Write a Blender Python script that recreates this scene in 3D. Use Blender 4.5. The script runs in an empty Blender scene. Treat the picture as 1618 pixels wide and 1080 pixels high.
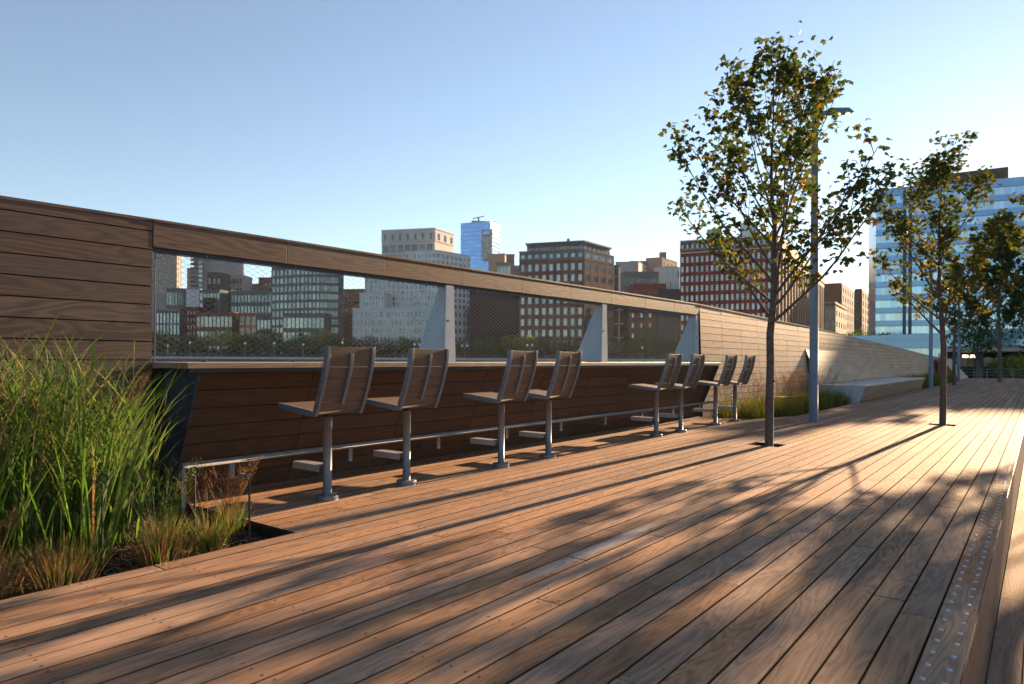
import bpy, math, random
from mathutils import Vector, Matrix, noise
R = math.radians
rnd = random.Random(11)
SC = bpy.context.scene
COL = SC.collection

# ------------------------------------------------------------------ camera
EYE = 1.1                                   # metres above the upper deck
YAW = math.atan(836 / 1079)                 # turned left of the boards' direction (+Y)
SY, CY = math.sin(YAW), math.cos(YAW)
cam = bpy.data.cameras.new('camera')
cam.lens = 24.0; cam.sensor_width = 36.0; cam.shift_y = 0.0170
cam.clip_start = 0.05; cam.clip_end = 9000
cam.dof.use_dof = True; cam.dof.focus_distance = 6.5; cam.dof.aperture_fstop = 2.8
co = bpy.data.objects.new('camera', cam); COL.objects.link(co)
co.matrix_world = (Matrix.Translation((0, 0, EYE)) @ Matrix.Rotation(YAW, 4, 'Z') @
                   Matrix.Rotation(R(90), 4, 'X') @ Matrix.Rotation(R(0.3), 4, 'Z'))
SC.camera = co

# ------------------------------------------------------------------ light
SUN_EL, SUN_AZ = 14.1, 2.7                  # azimuth in degrees clockwise from +Y
w = bpy.data.worlds.new('World'); SC.world = w; w.use_nodes = True
nt = w.node_tree
sky = nt.nodes.new('ShaderNodeTexSky'); sky.sky_type = 'NISHITA'; sky.sun_disc = False
sky.sun_elevation = R(SUN_EL); sky.sun_rotation = R(SUN_AZ)
sky.air_density = 1.0; sky.dust_density = 0.05; sky.ozone_density = 2.2
bg = nt.nodes['Background']; bg.inputs['Strength'].default_value = 0.054
hsv = nt.nodes.new('ShaderNodeHueSaturation'); hsv.inputs['Saturation'].default_value = 0.86
nt.links.new(sky.outputs[0], hsv.inputs['Color']); nt.links.new(hsv.outputs[0], bg.inputs[0])
sl = bpy.data.lights.new('sun', 'SUN'); sl.energy = 5.0; sl.angle = R(0.5); sl.color = (1.0, 0.68, 0.40)
so = bpy.data.objects.new('sun', sl); COL.objects.link(so)
sd = Vector((math.sin(R(SUN_AZ)) * math.cos(R(SUN_EL)), math.cos(R(SUN_AZ)) * math.cos(R(SUN_EL)), math.sin(R(SUN_EL))))
so.rotation_euler = sd.to_track_quat('Z', 'Y').to_euler(); so.location = (0, 0, 30)
SC.view_settings.view_transform = 'Standard'; SC.view_settings.look = 'None'
SC.view_settings.exposure = 2.0; SC.view_settings.gamma = 1.0

# ------------------------------------------------------------------ survey helpers
def sv(u, d):
    """plan point at camera distance d (metres) on the sight line u of the survey"""
    l = (u - 809) / 1079 * d
    return Vector((-SY * d + CY * l, CY * d + SY * l))
def hz(u, v, d):
    return EYE + (567.5 + (u - 809) * .00524 - v) / 1079 * d

# ------------------------------------------------------------------ materials
MATS = {}
def _new(name):
    m = bpy.data.materials.new(name); m.use_nodes = True
    n = m.node_tree; b = n.nodes['Principled BSDF']
    MATS[name] = m
    return m, n, b
def N(nt, t, **k):
    n = nt.nodes.new(t)
    for a, b in k.items():
        if a in n.inputs: n.inputs[a].default_value = b
        else: setattr(n, a, b)
    return n
def L(nt, a, b): nt.links.new(a, b)
def mathn(nt, op, a, b=None, c=None):
    n = nt.nodes.new('ShaderNodeMath'); n.operation = op
    for i, x in enumerate((a, b, c)):
        if x is None: continue
        if isinstance(x, (int, float)): n.inputs[i].default_value = x
        else: nt.links.new(x, n.inputs[i])
    return n.outputs[0]
def mixc(nt, f, a, b, mode='MIX'):
    n = nt.nodes.new('ShaderNodeMix'); n.data_type = 'RGBA'; n.blend_type = mode
    for i, x in ((0, f), (6, a), (7, b)):
        if isinstance(x, (int, float)): n.inputs[i].default_value = x
        elif isinstance(x, tuple): n.inputs[i].default_value = (*x, 1) if len(x) == 3 else x
        else: nt.links.new(x, n.inputs[i])
    return n.outputs[2]
def ramp(nt, f, stops):
    n = nt.nodes.new('ShaderNodeValToRGB'); cr = n.color_ramp
    while len(cr.elements) < len(stops): cr.elements.new(.5)
    for e, (p, c) in zip(cr.elements, stops):
        e.position = p; e.color = (*c, 1) if len(c) == 3 else c
    nt.links.new(f, n.inputs[0]); return n.outputs[0]

def wood(name, dark, mid, light, grey, greyamt=.5, ringscale=1.0, rough=(.42, .68), spec=.5, along=1, bump=.25, stain=0.0, patch=None, ringw=.22):
    m, n, b = _new(name)
    tc = N(n, 'ShaderNodeTexCoord'); geo = N(n, 'ShaderNodeNewGeometry')
    isl = geo.outputs['Random Per Island']
    sc = [1, 1, 1]; sc[along] = .11
    mp = N(n, 'ShaderNodeMapping'); mp.inputs['Scale'].default_value = sc
    L(n, tc.outputs['Object'], mp.inputs[0])
    off = N(n, 'ShaderNodeCombineXYZ')
    L(n, mathn(n, 'MULTIPLY', isl, 37.0), off.inputs[0]); L(n, mathn(n, 'MULTIPLY', isl, 91.0), off.inputs[1]); L(n, mathn(n, 'MULTIPLY', isl, 53.0), off.inputs[2])
    va = N(n, 'ShaderNodeVectorMath', operation='ADD'); L(n, mp.outputs[0], va.inputs[0]); L(n, off.outputs[0], va.inputs[1])
    n1 = N(n, 'ShaderNodeTexNoise', Scale=5.5 * ringscale, Detail=2.0, Roughness=.45, Distortion=.35); L(n, va.outputs[0], n1.inputs['Vector'])
    ph = mathn(n, 'MULTIPLY', n1.outputs[0], 75.0)
    ring = mathn(n, 'MULTIPLY_ADD', mathn(n, 'SINE', ph), .5, .5)
    # fine fibres
    mp2 = N(n, 'ShaderNodeMapping'); s2 = [170, 170, 170]; s2[along] = 4; mp2.inputs['Scale'].default_value = s2
    L(n, tc.outputs['Object'], mp2.inputs[0])
    n2 = N(n, 'ShaderNodeTexNoise', Scale=1.0, Detail=3.0, Roughness=.6); L(n, mp2.outputs[0], n2.inputs['Vector'])
    # broad weathering
    mp3 = N(n, 'ShaderNodeMapping'); s3 = [3.2, 3.2, 3.2]; s3[along] = .8; mp3.inputs['Scale'].default_value = s3
    va3 = N(n, 'ShaderNodeVectorMath', operation='ADD'); L(n, tc.outputs['Object'], mp3.inputs[0]); L(n, mp3.outputs[0], va3.inputs[0]); L(n, off.outputs[0], va3.inputs[1])
    n3 = N(n, 'ShaderNodeTexNoise', Scale=1.0, Detail=4.0, Roughness=.62); L(n, va3.outputs[0], n3.inputs['Vector'])
    f = mathn(n, 'ADD', mathn(n, 'MULTIPLY', ring, ringw), mathn(n, 'ADD', mathn(n, 'MULTIPLY', n2.outputs[0], .55), mathn(n, 'MULTIPLY', isl, .16)))
    c = ramp(n, f, [(.20, dark), (.50, mid), (.86, light)])
    g = mathn(n, 'MULTIPLY', ramp(n, n3.outputs[0], [(.42, (0, 0, 0)), (.66, (1, 1, 1))]), greyamt)
    c = mixc(n, g, c, mixc(n, mathn(n, 'MULTIPLY', ring, .35), grey, mid))
    # per-board value
    hs = N(n, 'ShaderNodeHueSaturation'); L(n, c, hs.inputs['Color'])
    wn = N(n, 'ShaderNodeTexWhiteNoise'); wn.noise_dimensions = '1D'; L(n, mathn(n, 'MULTIPLY', isl, 913.0), wn.inputs['W'])
    L(n, mathn(n, 'MULTIPLY_ADD', wn.outputs[0], .30, .83), hs.inputs['Value'])
    L(n, mathn(n, 'MULTIPLY_ADD', mathn(n, 'FRACT', mathn(n, 'MULTIPLY', wn.outputs[0], 7.3)), .24, .86), hs.inputs['Saturation'])
    cc = hs.outputs[0]
    if stain:
        n4 = N(n, 'ShaderNodeTexNoise', Scale=.9, Detail=5.0, Roughness=.7); L(n, tc.outputs['Object'], n4.inputs['Vector'])
        cc = mixc(n, mathn(n, 'MULTIPLY', ramp(n, n4.outputs[0], [(.5, (0, 0, 0)), (.72, (1, 1, 1))]), stain), cc, (.045, .036, .032))
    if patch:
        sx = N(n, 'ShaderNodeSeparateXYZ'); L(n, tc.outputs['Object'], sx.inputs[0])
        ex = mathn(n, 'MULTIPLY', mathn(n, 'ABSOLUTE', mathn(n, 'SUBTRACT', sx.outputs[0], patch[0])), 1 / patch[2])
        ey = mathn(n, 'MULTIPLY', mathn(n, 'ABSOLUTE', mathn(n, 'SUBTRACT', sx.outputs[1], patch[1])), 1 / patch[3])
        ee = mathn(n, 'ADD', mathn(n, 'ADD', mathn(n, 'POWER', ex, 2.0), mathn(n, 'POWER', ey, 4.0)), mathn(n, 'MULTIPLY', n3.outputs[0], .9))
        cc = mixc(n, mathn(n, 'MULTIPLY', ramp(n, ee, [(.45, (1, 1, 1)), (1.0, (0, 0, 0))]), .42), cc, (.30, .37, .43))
    L(n, cc, b.inputs['Base Color'])
    L(n, mathn(n, 'MULTIPLY_ADD', n3.outputs[0], rough[1] - rough[0], rough[0]), b.inputs['Roughness'])
    b.inputs['Specular IOR Level'].default_value = spec
    hgt = mathn(n, 'ADD', mathn(n, 'MULTIPLY', ring, .5), mathn(n, 'MULTIPLY', n2.outputs[0], .8))
    bp = N(n, 'ShaderNodeBump', Strength=bump, Distance=.002); L(n, hgt, bp.inputs['Height']); L(n, bp.outputs[0], b.inputs['Normal'])
    return m

def plain(name, col, rough=.6, metal=0.0, spec=.5, var=.15, scale=3.0, bump=0.0, objvar=0.0, c2=None):
    m, n, b = _new(name)
    tc = N(n, 'ShaderNodeTexCoord')
    nz = N(n, 'ShaderNodeTexNoise', Scale=scale, Detail=5.0, Roughness=.6); L(n, tc.outputs['Object'], nz.inputs['Vector'])
    lo = tuple(x * (1 - var) for x in col); hi = c2 or tuple(min(1, x * (1 + var)) for x in col)
    c = ramp(n, nz.outputs[0], [(.3, lo), (.7, hi)])
    if objvar:
        oi = N(n, 'ShaderNodeObjectInfo')
        geo = N(n, 'ShaderNodeNewGeometry')
        rr = mathn(n, 'FRACT', mathn(n, 'ADD', oi.outputs['Random'], geo.outputs['Random Per Island']))
        hs = N(n, 'ShaderNodeHueSaturation'); L(n, c, hs.inputs['Color'])
        L(n, mathn(n, 'MULTIPLY_ADD', rr, objvar * 2, 1 - objvar), hs.inputs['Value']); c = hs.outputs[0]
    L(n, c, b.inputs['Base Color'])
    b.inputs['Roughness'].default_value = rough; b.inputs['Metallic'].default_value = metal
    b.inputs['Specular IOR Level'].default_value = spec
    if bump:
        bp = N(n, 'ShaderNodeBump', Strength=bump, Distance=.01); L(n, nz.outputs[0], bp.inputs['Height']); L(n, bp.outputs[0], b.inputs['Normal'])
    return m

def glass(name, base, blind, rough=.12, spec=1.0, metal=.55, share=.45):
    """window glass seen from outside: dark reflective pane, some with pale blinds down"""
    m, n, b = _new(name)
    oi = N(n, 'ShaderNodeObjectInfo'); geo = N(n, 'ShaderNodeNewGeometry')
    r = mathn(n, 'FRACT', mathn(n, 'ADD', mathn(n, 'MULTIPLY', oi.outputs['Random'], 5.7), geo.outputs['Random Per Island']))
    c = ramp(n, r, [(0, base), (1 - share, tuple(x * 1.5 for x in base)), (min(1, 1 - share + .12), blind), (1, tuple(x * .8 for x in blind))])
    L(n, c, b.inputs['Base Color'])
    b.inputs['Roughness'].default_value = rough; b.inputs['Metallic'].default_value = metal
    b.inputs['Specular IOR Level'].default_value = spec
    return m

def foliage(name, cols, trans=.45, rough=.65):
    m, n, b = _new(name)
    geo = N(n, 'ShaderNodeNewGeometry')
    k = len(cols)
    c = ramp(n, geo.outputs['Random Per Island'], [(i / (k - 1), col) for i, col in enumerate(cols)])
    L(n, c, b.inputs['Base Color']); b.inputs['Roughness'].default_value = rough
    b.inputs['Specular IOR Level'].default_value = .12
    tr = N(n, 'ShaderNodeBsdfTranslucent'); hs = N(n, 'ShaderNodeHueSaturation', Saturation=1.15, Value=1.5); L(n, c, hs.inputs['Color']); L(n, hs.outputs[0], tr.inputs[0])
    mx = N(n, 'ShaderNodeMixShader'); mx.inputs[0].default_value = trans
    L(n, b.outputs[0], mx.inputs[1]); L(n, tr.outputs[0], mx.inputs[2])
    L(n, mx.outputs[0], n.nodes['Material Output'].inputs[0])
    return m

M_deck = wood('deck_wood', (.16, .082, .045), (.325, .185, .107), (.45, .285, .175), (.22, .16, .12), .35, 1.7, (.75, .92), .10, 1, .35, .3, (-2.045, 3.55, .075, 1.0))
M_cut = plain('board_side', (.05, .032, .022), .95, 0, .03)
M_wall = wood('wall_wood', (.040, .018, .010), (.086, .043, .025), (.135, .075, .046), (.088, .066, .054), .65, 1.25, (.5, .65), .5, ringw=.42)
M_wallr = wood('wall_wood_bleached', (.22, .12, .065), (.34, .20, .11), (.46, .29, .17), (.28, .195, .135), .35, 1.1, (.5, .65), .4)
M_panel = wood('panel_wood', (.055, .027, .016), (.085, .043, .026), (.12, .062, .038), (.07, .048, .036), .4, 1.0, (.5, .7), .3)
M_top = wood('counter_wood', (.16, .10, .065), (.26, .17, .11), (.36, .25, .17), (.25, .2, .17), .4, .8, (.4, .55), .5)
M_slat = wood('slat_wood', (.07, .04, .025), (.12, .072, .046), (.17, .105, .07), (.12, .09, .07), .4, 1.4, (.5, .65), .35)
M_bench = wood('bench_wood', (.20, .15, .11), (.32, .25, .19), (.42, .34, .27), (.33, .29, .25), .5, .8, (.4, .6), .5)
M_under = plain('deck_joist', (.02, .016, .013), .9)
M_steel = plain('galvanised_steel', (.17, .18, .20), .72, .2, .5, .12, 14)
M_pole = plain('grey_paint_steel', (.13, .18, .24), .55, .2, .5, .08, 5)
M_fin = plain('pale_steel', (.36, .42, .48), .75, .0, .2, .08, 4)
M_dsteel = plain('dark_steel', (.035, .038, .042), .5, .5, .5, .2, 10)
M_plated = plain('weathered_plate', (.055, .065, .08), .7, .1, .3, .25, 6)
M_wire = plain('wire_rope', (.13, .13, .135), .6, .3)
M_frame = plain('stool_frame', (.16, .175, .20), .5, .4, .5, .1, 12)
M_plate = plain('footrest_plate', (.30, .31, .33), .5, .3, .5, .1, 12)
M_stud = plain('stud_metal', (.40, .44, .50), .38, .7)
M_rust = plain('rusty_steel', (.16, .06, .03), .85, .1, .3, .4, 20)
M_soil = plain('soil', (.035, .025, .018), .95, 0, .2, .5, 12, .6)
M_chip = plain('bark_chip', (.13, .08, .05), .9, 0, .2, .2, 5, 0, .5)
M_bark = plain('bark', (.085, .07, .062), .9, 0, .2, .45, 22, .8)
M_water = plain('river_water', (.03, .05, .06), .12, 0, .6, .2, .2, .3)
M_conc = plain('concrete', (.36, .36, .36), .8, 0, .3, .12, .6)
M_asph = plain('asphalt', (.06, .06, .062), .85, 0, .3, .2, 2)
M_globe = plain('lamp_globe', (.8, .8, .78), .3)

# ------------------------------------------------------------------ mesh builder
class MB:
    def __init__(s): s.v = []; s.f = []; s.m = []
    def add(s, vs, fs, mi=0):
        b = len(s.v); s.v += [tuple(p) for p in vs]
        for f in fs: s.f.append([b + i for i in f]); s.m.append(mi)
    def hexa(s, p, mi=0):   # p: 4 bottom (ccw from above) + 4 top
        s.add(p, [(3, 2, 1, 0), (4, 5, 6, 7), (0, 1, 5, 4), (1, 2, 6, 5), (2, 3, 7, 6), (3, 0, 4, 7)], mi)
    def box(s, x0, x1, y0, y1, z0, z1, mi=0):
        s.hexa([(x0, y0, z0), (x1, y0, z0), (x1, y1, z0), (x0, y1, z0), (x0, y0, z1), (x1, y0, z1), (x1, y1, z1), (x0, y1, z1)], mi)
    def bar(s, a, b, wx, wz, up=(0, 0, 1), mi=0):
        a, b = Vector(a), Vector(b); d = (b - a).normalized(); u = Vector(up)
        if abs(d.dot(u)) > .98: u = Vector((1, 0, 0))
        x = d.cross(u).normalized(); z = x.cross(d).normalized()
        q = [(-x * wx - z * wz) / 2, (x * wx - z * wz) / 2, (x * wx + z * wz) / 2, (-x * wx + z * wz) / 2]
        s.add([a + k for k in q] + [b + k for k in q], [(3, 2, 1, 0), (4, 5, 6, 7), (0, 1, 5, 4), (1, 2, 6, 5), (2, 3, 7, 6), (3, 0, 4, 7)], mi)
    def tube(s, pts, rad, n=8, mi=0, cap=True):
        pts = [Vector(p) for p in pts]
        if not hasattr(rad, '__len__'): rad = [rad] * len(pts)
        b = len(s.v)
        for i, p in enumerate(pts):
            d = (pts[min(i + 1, len(pts) - 1)] - pts[max(i - 1, 0)]).normalized()
            u = Vector((0, 0, 1)) if abs(d.z) < .9 else Vector((1, 0, 0))
            x = d.cross(u).normalized(); y = x.cross(d)
            for k in range(n):
                t = 2 * math.pi * k / n
                s.v.append(tuple(p + (x * math.cos(t) + y * math.sin(t)) * rad[i]))
        for i in range(len(pts) - 1):
            for k in range(n):
                a = b + i * n + k; c = b + i * n + (k + 1) % n
                s.f.append([a, c, c + n, a + n]); s.m.append(mi)
        if cap:
            s.f.append([b + k for k in range(n)]); s.m.append(mi)
            s.f.append([b + (len(pts) - 1) * n + k for k in reversed(range(n))]); s.m.append(mi)
    def poly(s, pts, z0, z1, mi=0):
        """vertical prism over plan polygon pts"""
        n = len(pts)
        s.add([(p[0], p[1], z0) for p in pts] + [(p[0], p[1], z1) for p in pts],
              [tuple(reversed(range(n))), tuple(range(n, 2 * n))] + [(i, (i + 1) % n, (i + 1) % n + n, i + n) for i in range(n)], mi)
    def mesh(s, name, mats, smooth=False):
        me = bpy.data.meshes.new(name); me.from_pydata(s.v, [], s.f)
        for m in (mats if isinstance(mats, (list, tuple)) else [mats]): me.materials.append(m)
        if any(s.m): me.polygons.foreach_set('material_index', s.m)
        if smooth: me.polygons.foreach_set('use_smooth', [True] * len(s.f))
        me.update(); return me
    def build(s, name, mats, parent=None, smooth=False, bevel=0):
        o = bpy.data.objects.new(name, s.mesh(name, mats, smooth)); COL.objects.link(o)
        if parent: o.parent = parent
        if bevel:
            bm = o.modifiers.new('bevel', 'BEVEL'); bm.width = bevel; bm.segments = 2; bm.limit_method = 'ANGLE'
        return o
def tag(o, label=None, cat=None, group=None, kind=None):
    if label: o['label'] = label
    if cat: o['category'] = cat
    if group: o['group'] = group
    if kind: o['kind'] = kind
    return o
def thing(name, loc, label, cat, group=None, rz=0):
    o = bpy.data.objects.new(name, None); o.empty_display_size = .2; COL.objects.link(o)
    o.location = loc; o.rotation_euler = (0, 0, rz)
    return tag(o, label, cat, group)
def dup(root, loc, label, rz=None):
    def cp(o, par):
        c = o.copy(); COL.objects.link(c)
        if par: c.parent = par
        for ch in o.children: cp(ch, c)
        return c
    r = cp(root, None); r.location = loc
    if rz is not None: r.rotation_euler = (0, 0, rz)
    r['label'] = label
    return r

# ================================================================== THE SETTING
X_EDGE = -0.215                              # step edge
WX = -5.40                                   # plane of the parapet
# ground, river, far bank
g = MB(); g.add([(-4000, -4000, -5), (4000, -4000, -5), (4000, 4500, -5), (-4000, 4500, -5)], [(0, 1, 2, 3)])
tag(g.build('ground', M_asph), kind='structure')
g = MB(); g.add([(-3000, -3000, -3.2), (-7, -3000, -3.2), (-7, 62, -3.2), (-3000, 3000, -3.2)], [(0, 1, 2, 3)])
tag(g.build('river', M_water), kind='structure')
g = MB(); p = [sv(-900, 300), sv(1335, 285), sv(1380, 200), sv(1460, 92), sv(2600, 80), sv(2600, 2500), sv(-900, 2500)]
g.poly([tuple(q) for q in p], -4.9, .6); tag(g.build('far_bank', M_asph), kind='structure')
g = MB(); p = [(-6.2, 58.5), (60, 58.5), (60, 130), (-20, 130)]
g.poly(p, -4.9, -1.2); tag(g.build('street', M_asph), kind='structure')

# deck boards
def yend(x): return (46 + x * SY) / CY
holes_t = [(-2.797, 9.091), (-1.349, 13.98), (-3.18, 37.6), (-1.81, 46.6)]
PITCH = .1345
deck = MB()
def holes(x0, x1):
    xm = (x0 + x1) / 2; h = []
    if xm < -3.70: h.append((-9, 2.57, -9, 2.57))
    if xm < -3.86:
        def s(x): return 12.8 if x < -4.33 else 12.75 + (x + 4.33) / .47 * 1.5
        h.append((s(x0), 20.15, s(x1), 20.15)); h.append((20.15, 32.2, 20.15, 32.2))
    if xm < -3.72: h.append((32.2, 47.5, 32.2, 47.5))
    for tx, ty in holes_t:
        if tx - .22 < xm < tx + .22: h.append((ty - .13, ty + .22, ty - .13, ty + .22))
    return h
i = 0
xr = X_EDGE - .137
while xr > -5.5:
    x1 = xr - .0035; x0 = xr - PITCH + .0035
    y = -3.0 - rnd.random() * 2
    hs_ = holes(x0, x1)
    while y < yend(xr):
        y2 = y + rnd.choice((2.4, 3.0, 3.6, 4.2)) + rnd.random() * .2
        y2 = min(y2, yend(xr))
        segs = [(y, y2, y, y2)]
        for a0, b0, a1, b1 in hs_:
            ns = []
            for s0, e0, s1, e1 in segs:
                if e0 <= min(a0, a1) or s0 >= b0: ns.append((s0, e0, s1, e1)); continue
                if s0 < min(a0, a1) - .05: ns.append((s0, a0, s1, a1))
                if e0 > b0 + .05: ns.append((b0, e0, b1, e1))
            segs = ns
        zt = rnd.uniform(-.0012, .0012)
        for s0, e0, s1, e1 in segs:
            g_ = .002
            c = .0015
            deck.add([(x0, s0 + g_, -.03), (x1, s1 + g_, -.03), (x1, e1 - g_, -.03), (x0, e0 - g_, -.03),
                      (x0, s0 + g_, zt - c), (x1, s1 + g_, zt - c), (x1, e1 - g_, zt - c), (x0, e0 - g_, zt - c),
                      (x0 + c, s0 + g_ + c, zt), (x1 - c, s1 + g_ + c, zt), (x1 - c, e1 - g_ - c, zt), (x0 + c, e0 - g_ - c, zt)],
                     [(0, 1, 5, 4), (1, 2, 6, 5), (2, 3, 7, 6), (3, 0, 4, 7), (4, 5, 9, 8), (5, 6, 10, 9), (6, 7, 11, 10), (7, 4, 8, 11), (8, 9, 10, 11)])
            deck.m[-9:] = [2, 2, 2, 2, 2, 2, 2, 2, 0]
            # screw heads over the joists
            k = math.ceil((s0 + .05) / .45)
            ys = [s0 + .035, e0 - .035] + [j * .45 for j in range(k, k + 12)]
            for yy in ys:
                if s0 + .02 < yy < e0 - .02 and .5 < yy < 14:
                    for xx in (x0 + .028, x1 - .028):
                        q = yy + rnd.uniform(-.008, .008); rr = .0056
                        deck.add([(xx + rr * math.cos(t * 1.0472), q + rr * math.sin(t * 1.0472), zt + .0012) for t in range(6)], [(0, 1, 2, 3, 4, 5)], 1)
        y = y2
    xr -= PITCH
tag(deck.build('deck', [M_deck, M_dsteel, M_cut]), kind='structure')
g = MB(); g.box(-5.45, X_EDGE - .01, -6, 57, -.42, -.10); tag(g.build('deck_underlay', M_under), kind='structure')
# lower deck along the step
g = MB(); x = X_EDGE + .004
while x < 3.5:
    y = -3 - rnd.random() * 2
    while y < 56:
        y2 = y + rnd.choice((2.4, 3, 3.6)); g.box(x, x + .138, y + .002, y2 - .002, -.56, -.52); y = y2
    x += .145
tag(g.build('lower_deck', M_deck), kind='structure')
g = MB(); g.box(X_EDGE + .02, 3.6, -6, 57, -.75, -.565); tag(g.build('lower_deck_underlay', M_under), kind='structure')

# step nosing with studs
th = thing('step_edge', (X_EDGE, 0, 0), 'long wooden step edge board with two rows of shiny metal studs', 'step')
g = MB(); y = -3.2
while y < 57:
    y2 = y + 3.6; g.box(-.137 + .004, -.006, y + .002, y2 - .002, -.03, .0006); y = y2
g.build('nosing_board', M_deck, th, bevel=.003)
g = MB(); y = -4
while y < 57:
    y2 = y + 3.0; g.box(-.026, -.0, y + .002, y2 - .002, -.285, -.032); g.box(-.028, -.002, y + .002, y2 - .002, -.515, -.289); y = y2
g.build('riser', M_wall, th, bevel=.002)
def studm():
    g = MB(); n = 10
    rings = [(.0098, 0), (.009, .0025), (.0058, .0044), (.002, .005)]
    vs = [(r * math.cos(2 * math.pi * k / n), r * math.sin(2 * math.pi * k / n), z) for r, z in rings for k in range(n)]
    fs = [(a * n + k, a * n + (k + 1) % n, (a + 1) * n + (k + 1) % n, (a + 1) * n + k) for a in range(3) for k in range(n)] + [tuple(range(30, 40))]
    g.add(vs, fs); return g
sm = studm().mesh('stud', M_stud, True)
rest = MB(); c = 0; y = 2.06
while y < 50:
    for xx in (-.105, -.038):
        if c < 100:
            o = bpy.data.objects.new('stud', sm); COL.objects.link(o); o.parent = th; o.location = (xx, y, .0006)
        else:
            rest.add([(vx + xx, vy + y, vz + .0006) for vx, vy, vz in studm().v], [tuple(range(k, k + 1)) for k in ()] or [(a * 10 + k, a * 10 + (k + 1) % 10, (a + 1) * 10 + (k + 1) % 10, (a + 1) * 10 + k) for a in range(3) for k in range(10)] + [tuple(range(30, 40))])
        if y > 2.5: c += 1
    y += .137
o = rest.build('studs', M_stud, th, True); o['kind'] = 'stuff'

# planter soil
for nm, x0, x1, y0, y1 in (('planting_bed', -5.4, -3.70, -6, 2.565), ('planting_bed', -5.4, -3.86, 12.76, 20.2), ('planting_bed', -5.4, -3.72, 32.2, 47.5)):
    g = MB(); nx, ny = 24, int((y1 - y0) * 8)
    vs = []
    for a in range(nx + 1):
        for b in range(ny + 1):
            px_, py_ = x0 + (x1 - x0) * a / nx, y0 + (y1 - y0) * b / ny
            vs.append((px_, py_, -.075 + .035 * noise.noise(Vector((px_ * 3, py_ * 3, 0)))))
    g.add(vs, [(a * (ny + 1) + b, (a + 1) * (ny + 1) + b, (a + 1) * (ny + 1) + b + 1, a * (ny + 1) + b + 1) for a in range(nx) for b in range(ny)])
    tag(g.build(nm, M_soil, smooth=True), kind='structure')
g = MB()
for k in range(5200):
    if k < 3800: px_, py_ = rnd.uniform(-5.2, -3.71), rnd.uniform(.2, 2.55)
    else: px_, py_ = rnd.uniform(-5.2, -3.9), rnd.uniform(12.9, 20)
    if px_ > -4.2 and 12.9 < py_ < 14.4: continue
    z_ = -.072 + .035 * noise.noise(Vector((px_ * 3, py_ * 3, 0))) + rnd.uniform(0, .012)
    a = rnd.random() * 6.28; l = rnd.uniform(.008, .028); d_ = Vector((math.cos(a), math.sin(a), rnd.uniform(-.4, .4))) * l
    g.bar(Vector((px_, py_, z_)) - d_, Vector((px_, py_, z_)) + d_, rnd.uniform(.006, .014), .003)
tag(g.build('mulch', M_chip), 'brown bark mulch spread between the grasses', 'mulch', kind='stuff')
# steel edging of the beds
def edging(pts, label):
    g = MB()
    for a, b in zip(pts, pts[1:]): g.bar((*a, -.062), (*b, -.062), .006, .11)
    tag(g.build('planter_edging', M_dsteel), label, 'edging')
edging([(-3.703, -3), (-3.703, 2.566), (-5.1, 2.566)], 'dark steel edging around the near grass bed')
edging([(-5.1, 12.79), (-4.33, 12.79), (-3.865, 14.28), (-3.865, 20.14)], 'dark steel edging of the bed beyond the bar stools')

# ================================================================== PARAPET WALLS
ROW = .1412
def board_rows(g, xf, y0, y1, zb, ztop, joints, th_=.022, off=0.0):
    """horizontal boards on a (possibly leaning) face x = xf(y, z); ztop(y)"""
    ys = [y0] + [j for j in joints if y0 + .02 < j < y1 - .02] + [y1]
    z = off
    zs = []
    zz = 2.145 - .075
    while zz > zb: zs.append(zz); zz -= ROW
    zs = [2.6, *zs, zb]
    for zt_, zb_ in zip(zs, zs[1:]):
        for a, b in zip(ys, ys[1:]):
            ta, tb = min(zt_, ztop(a)), min(zt_, ztop(b))
            if ta <= zb_ + .012 and tb <= zb_ + .012: continue
            ta, tb = max(ta, zb_ + .012), max(tb, zb_ + .012)
            a_, b_ = a + .003, b - .003; gz = .0045
            j = rnd.uniform(-.0012, .0012)
            P = lambda y, z, d: (xf(y, z) + d + j, y, z)
            g.hexa([P(a_, zb_ + gz, -th_), P(a_, zb_ + gz, 0), P(b_, zb_ + gz, 0), P(b_, zb_ + gz, -th_),
                    P(a_, ta - gz, -th_), P(a_, ta - gz, 0), P(b_, tb - gz, 0), P(b_, tb - gz, -th_)])
            g.m[-6:] = [1, 1, 1, 0, 1, 1]
def cap_boards(g, xf, ys, ztop, w_=.16):
    for a, b in zip(ys, ys[1:]):
        g.hexa([(xf(a, 2) - w_, a + .002, ztop(a)), (xf(a, 2) + .004, a + .002, ztop(a)), (xf(b, 2) + .004, b - .002, ztop(b)), (xf(b, 2) - w_, b - .002, ztop(b)),
                (xf(a, 2) - w_, a + .002, ztop(a) + .022), (xf(a, 2) + .004, a + .002, ztop(a) + .022), (xf(b, 2) + .004, b - .002, ztop(b) + .022), (xf(b, 2) - w_, b - .002, ztop(b) + .022)])
Y0, Y1 = 2.455, 13.08
TOPP = [(-5, 2.10), (1.5, 2.12), (2.45, 2.145), (13.08, 2.205), (16.77, 2.15), (22.4, 2.07), (27.9, 1.93), (35.8, 1.775), (47, 1.49), (56.4, 1.33), (60, 1.25)]
def ztop(y):
    for (a, za), (b, zb) in zip(TOPP, TOPP[1:]):
        if y <= b: return za + (zb - za) * max(0, (y - a)) / (b - a)
    return TOPP[-1][1]
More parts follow.
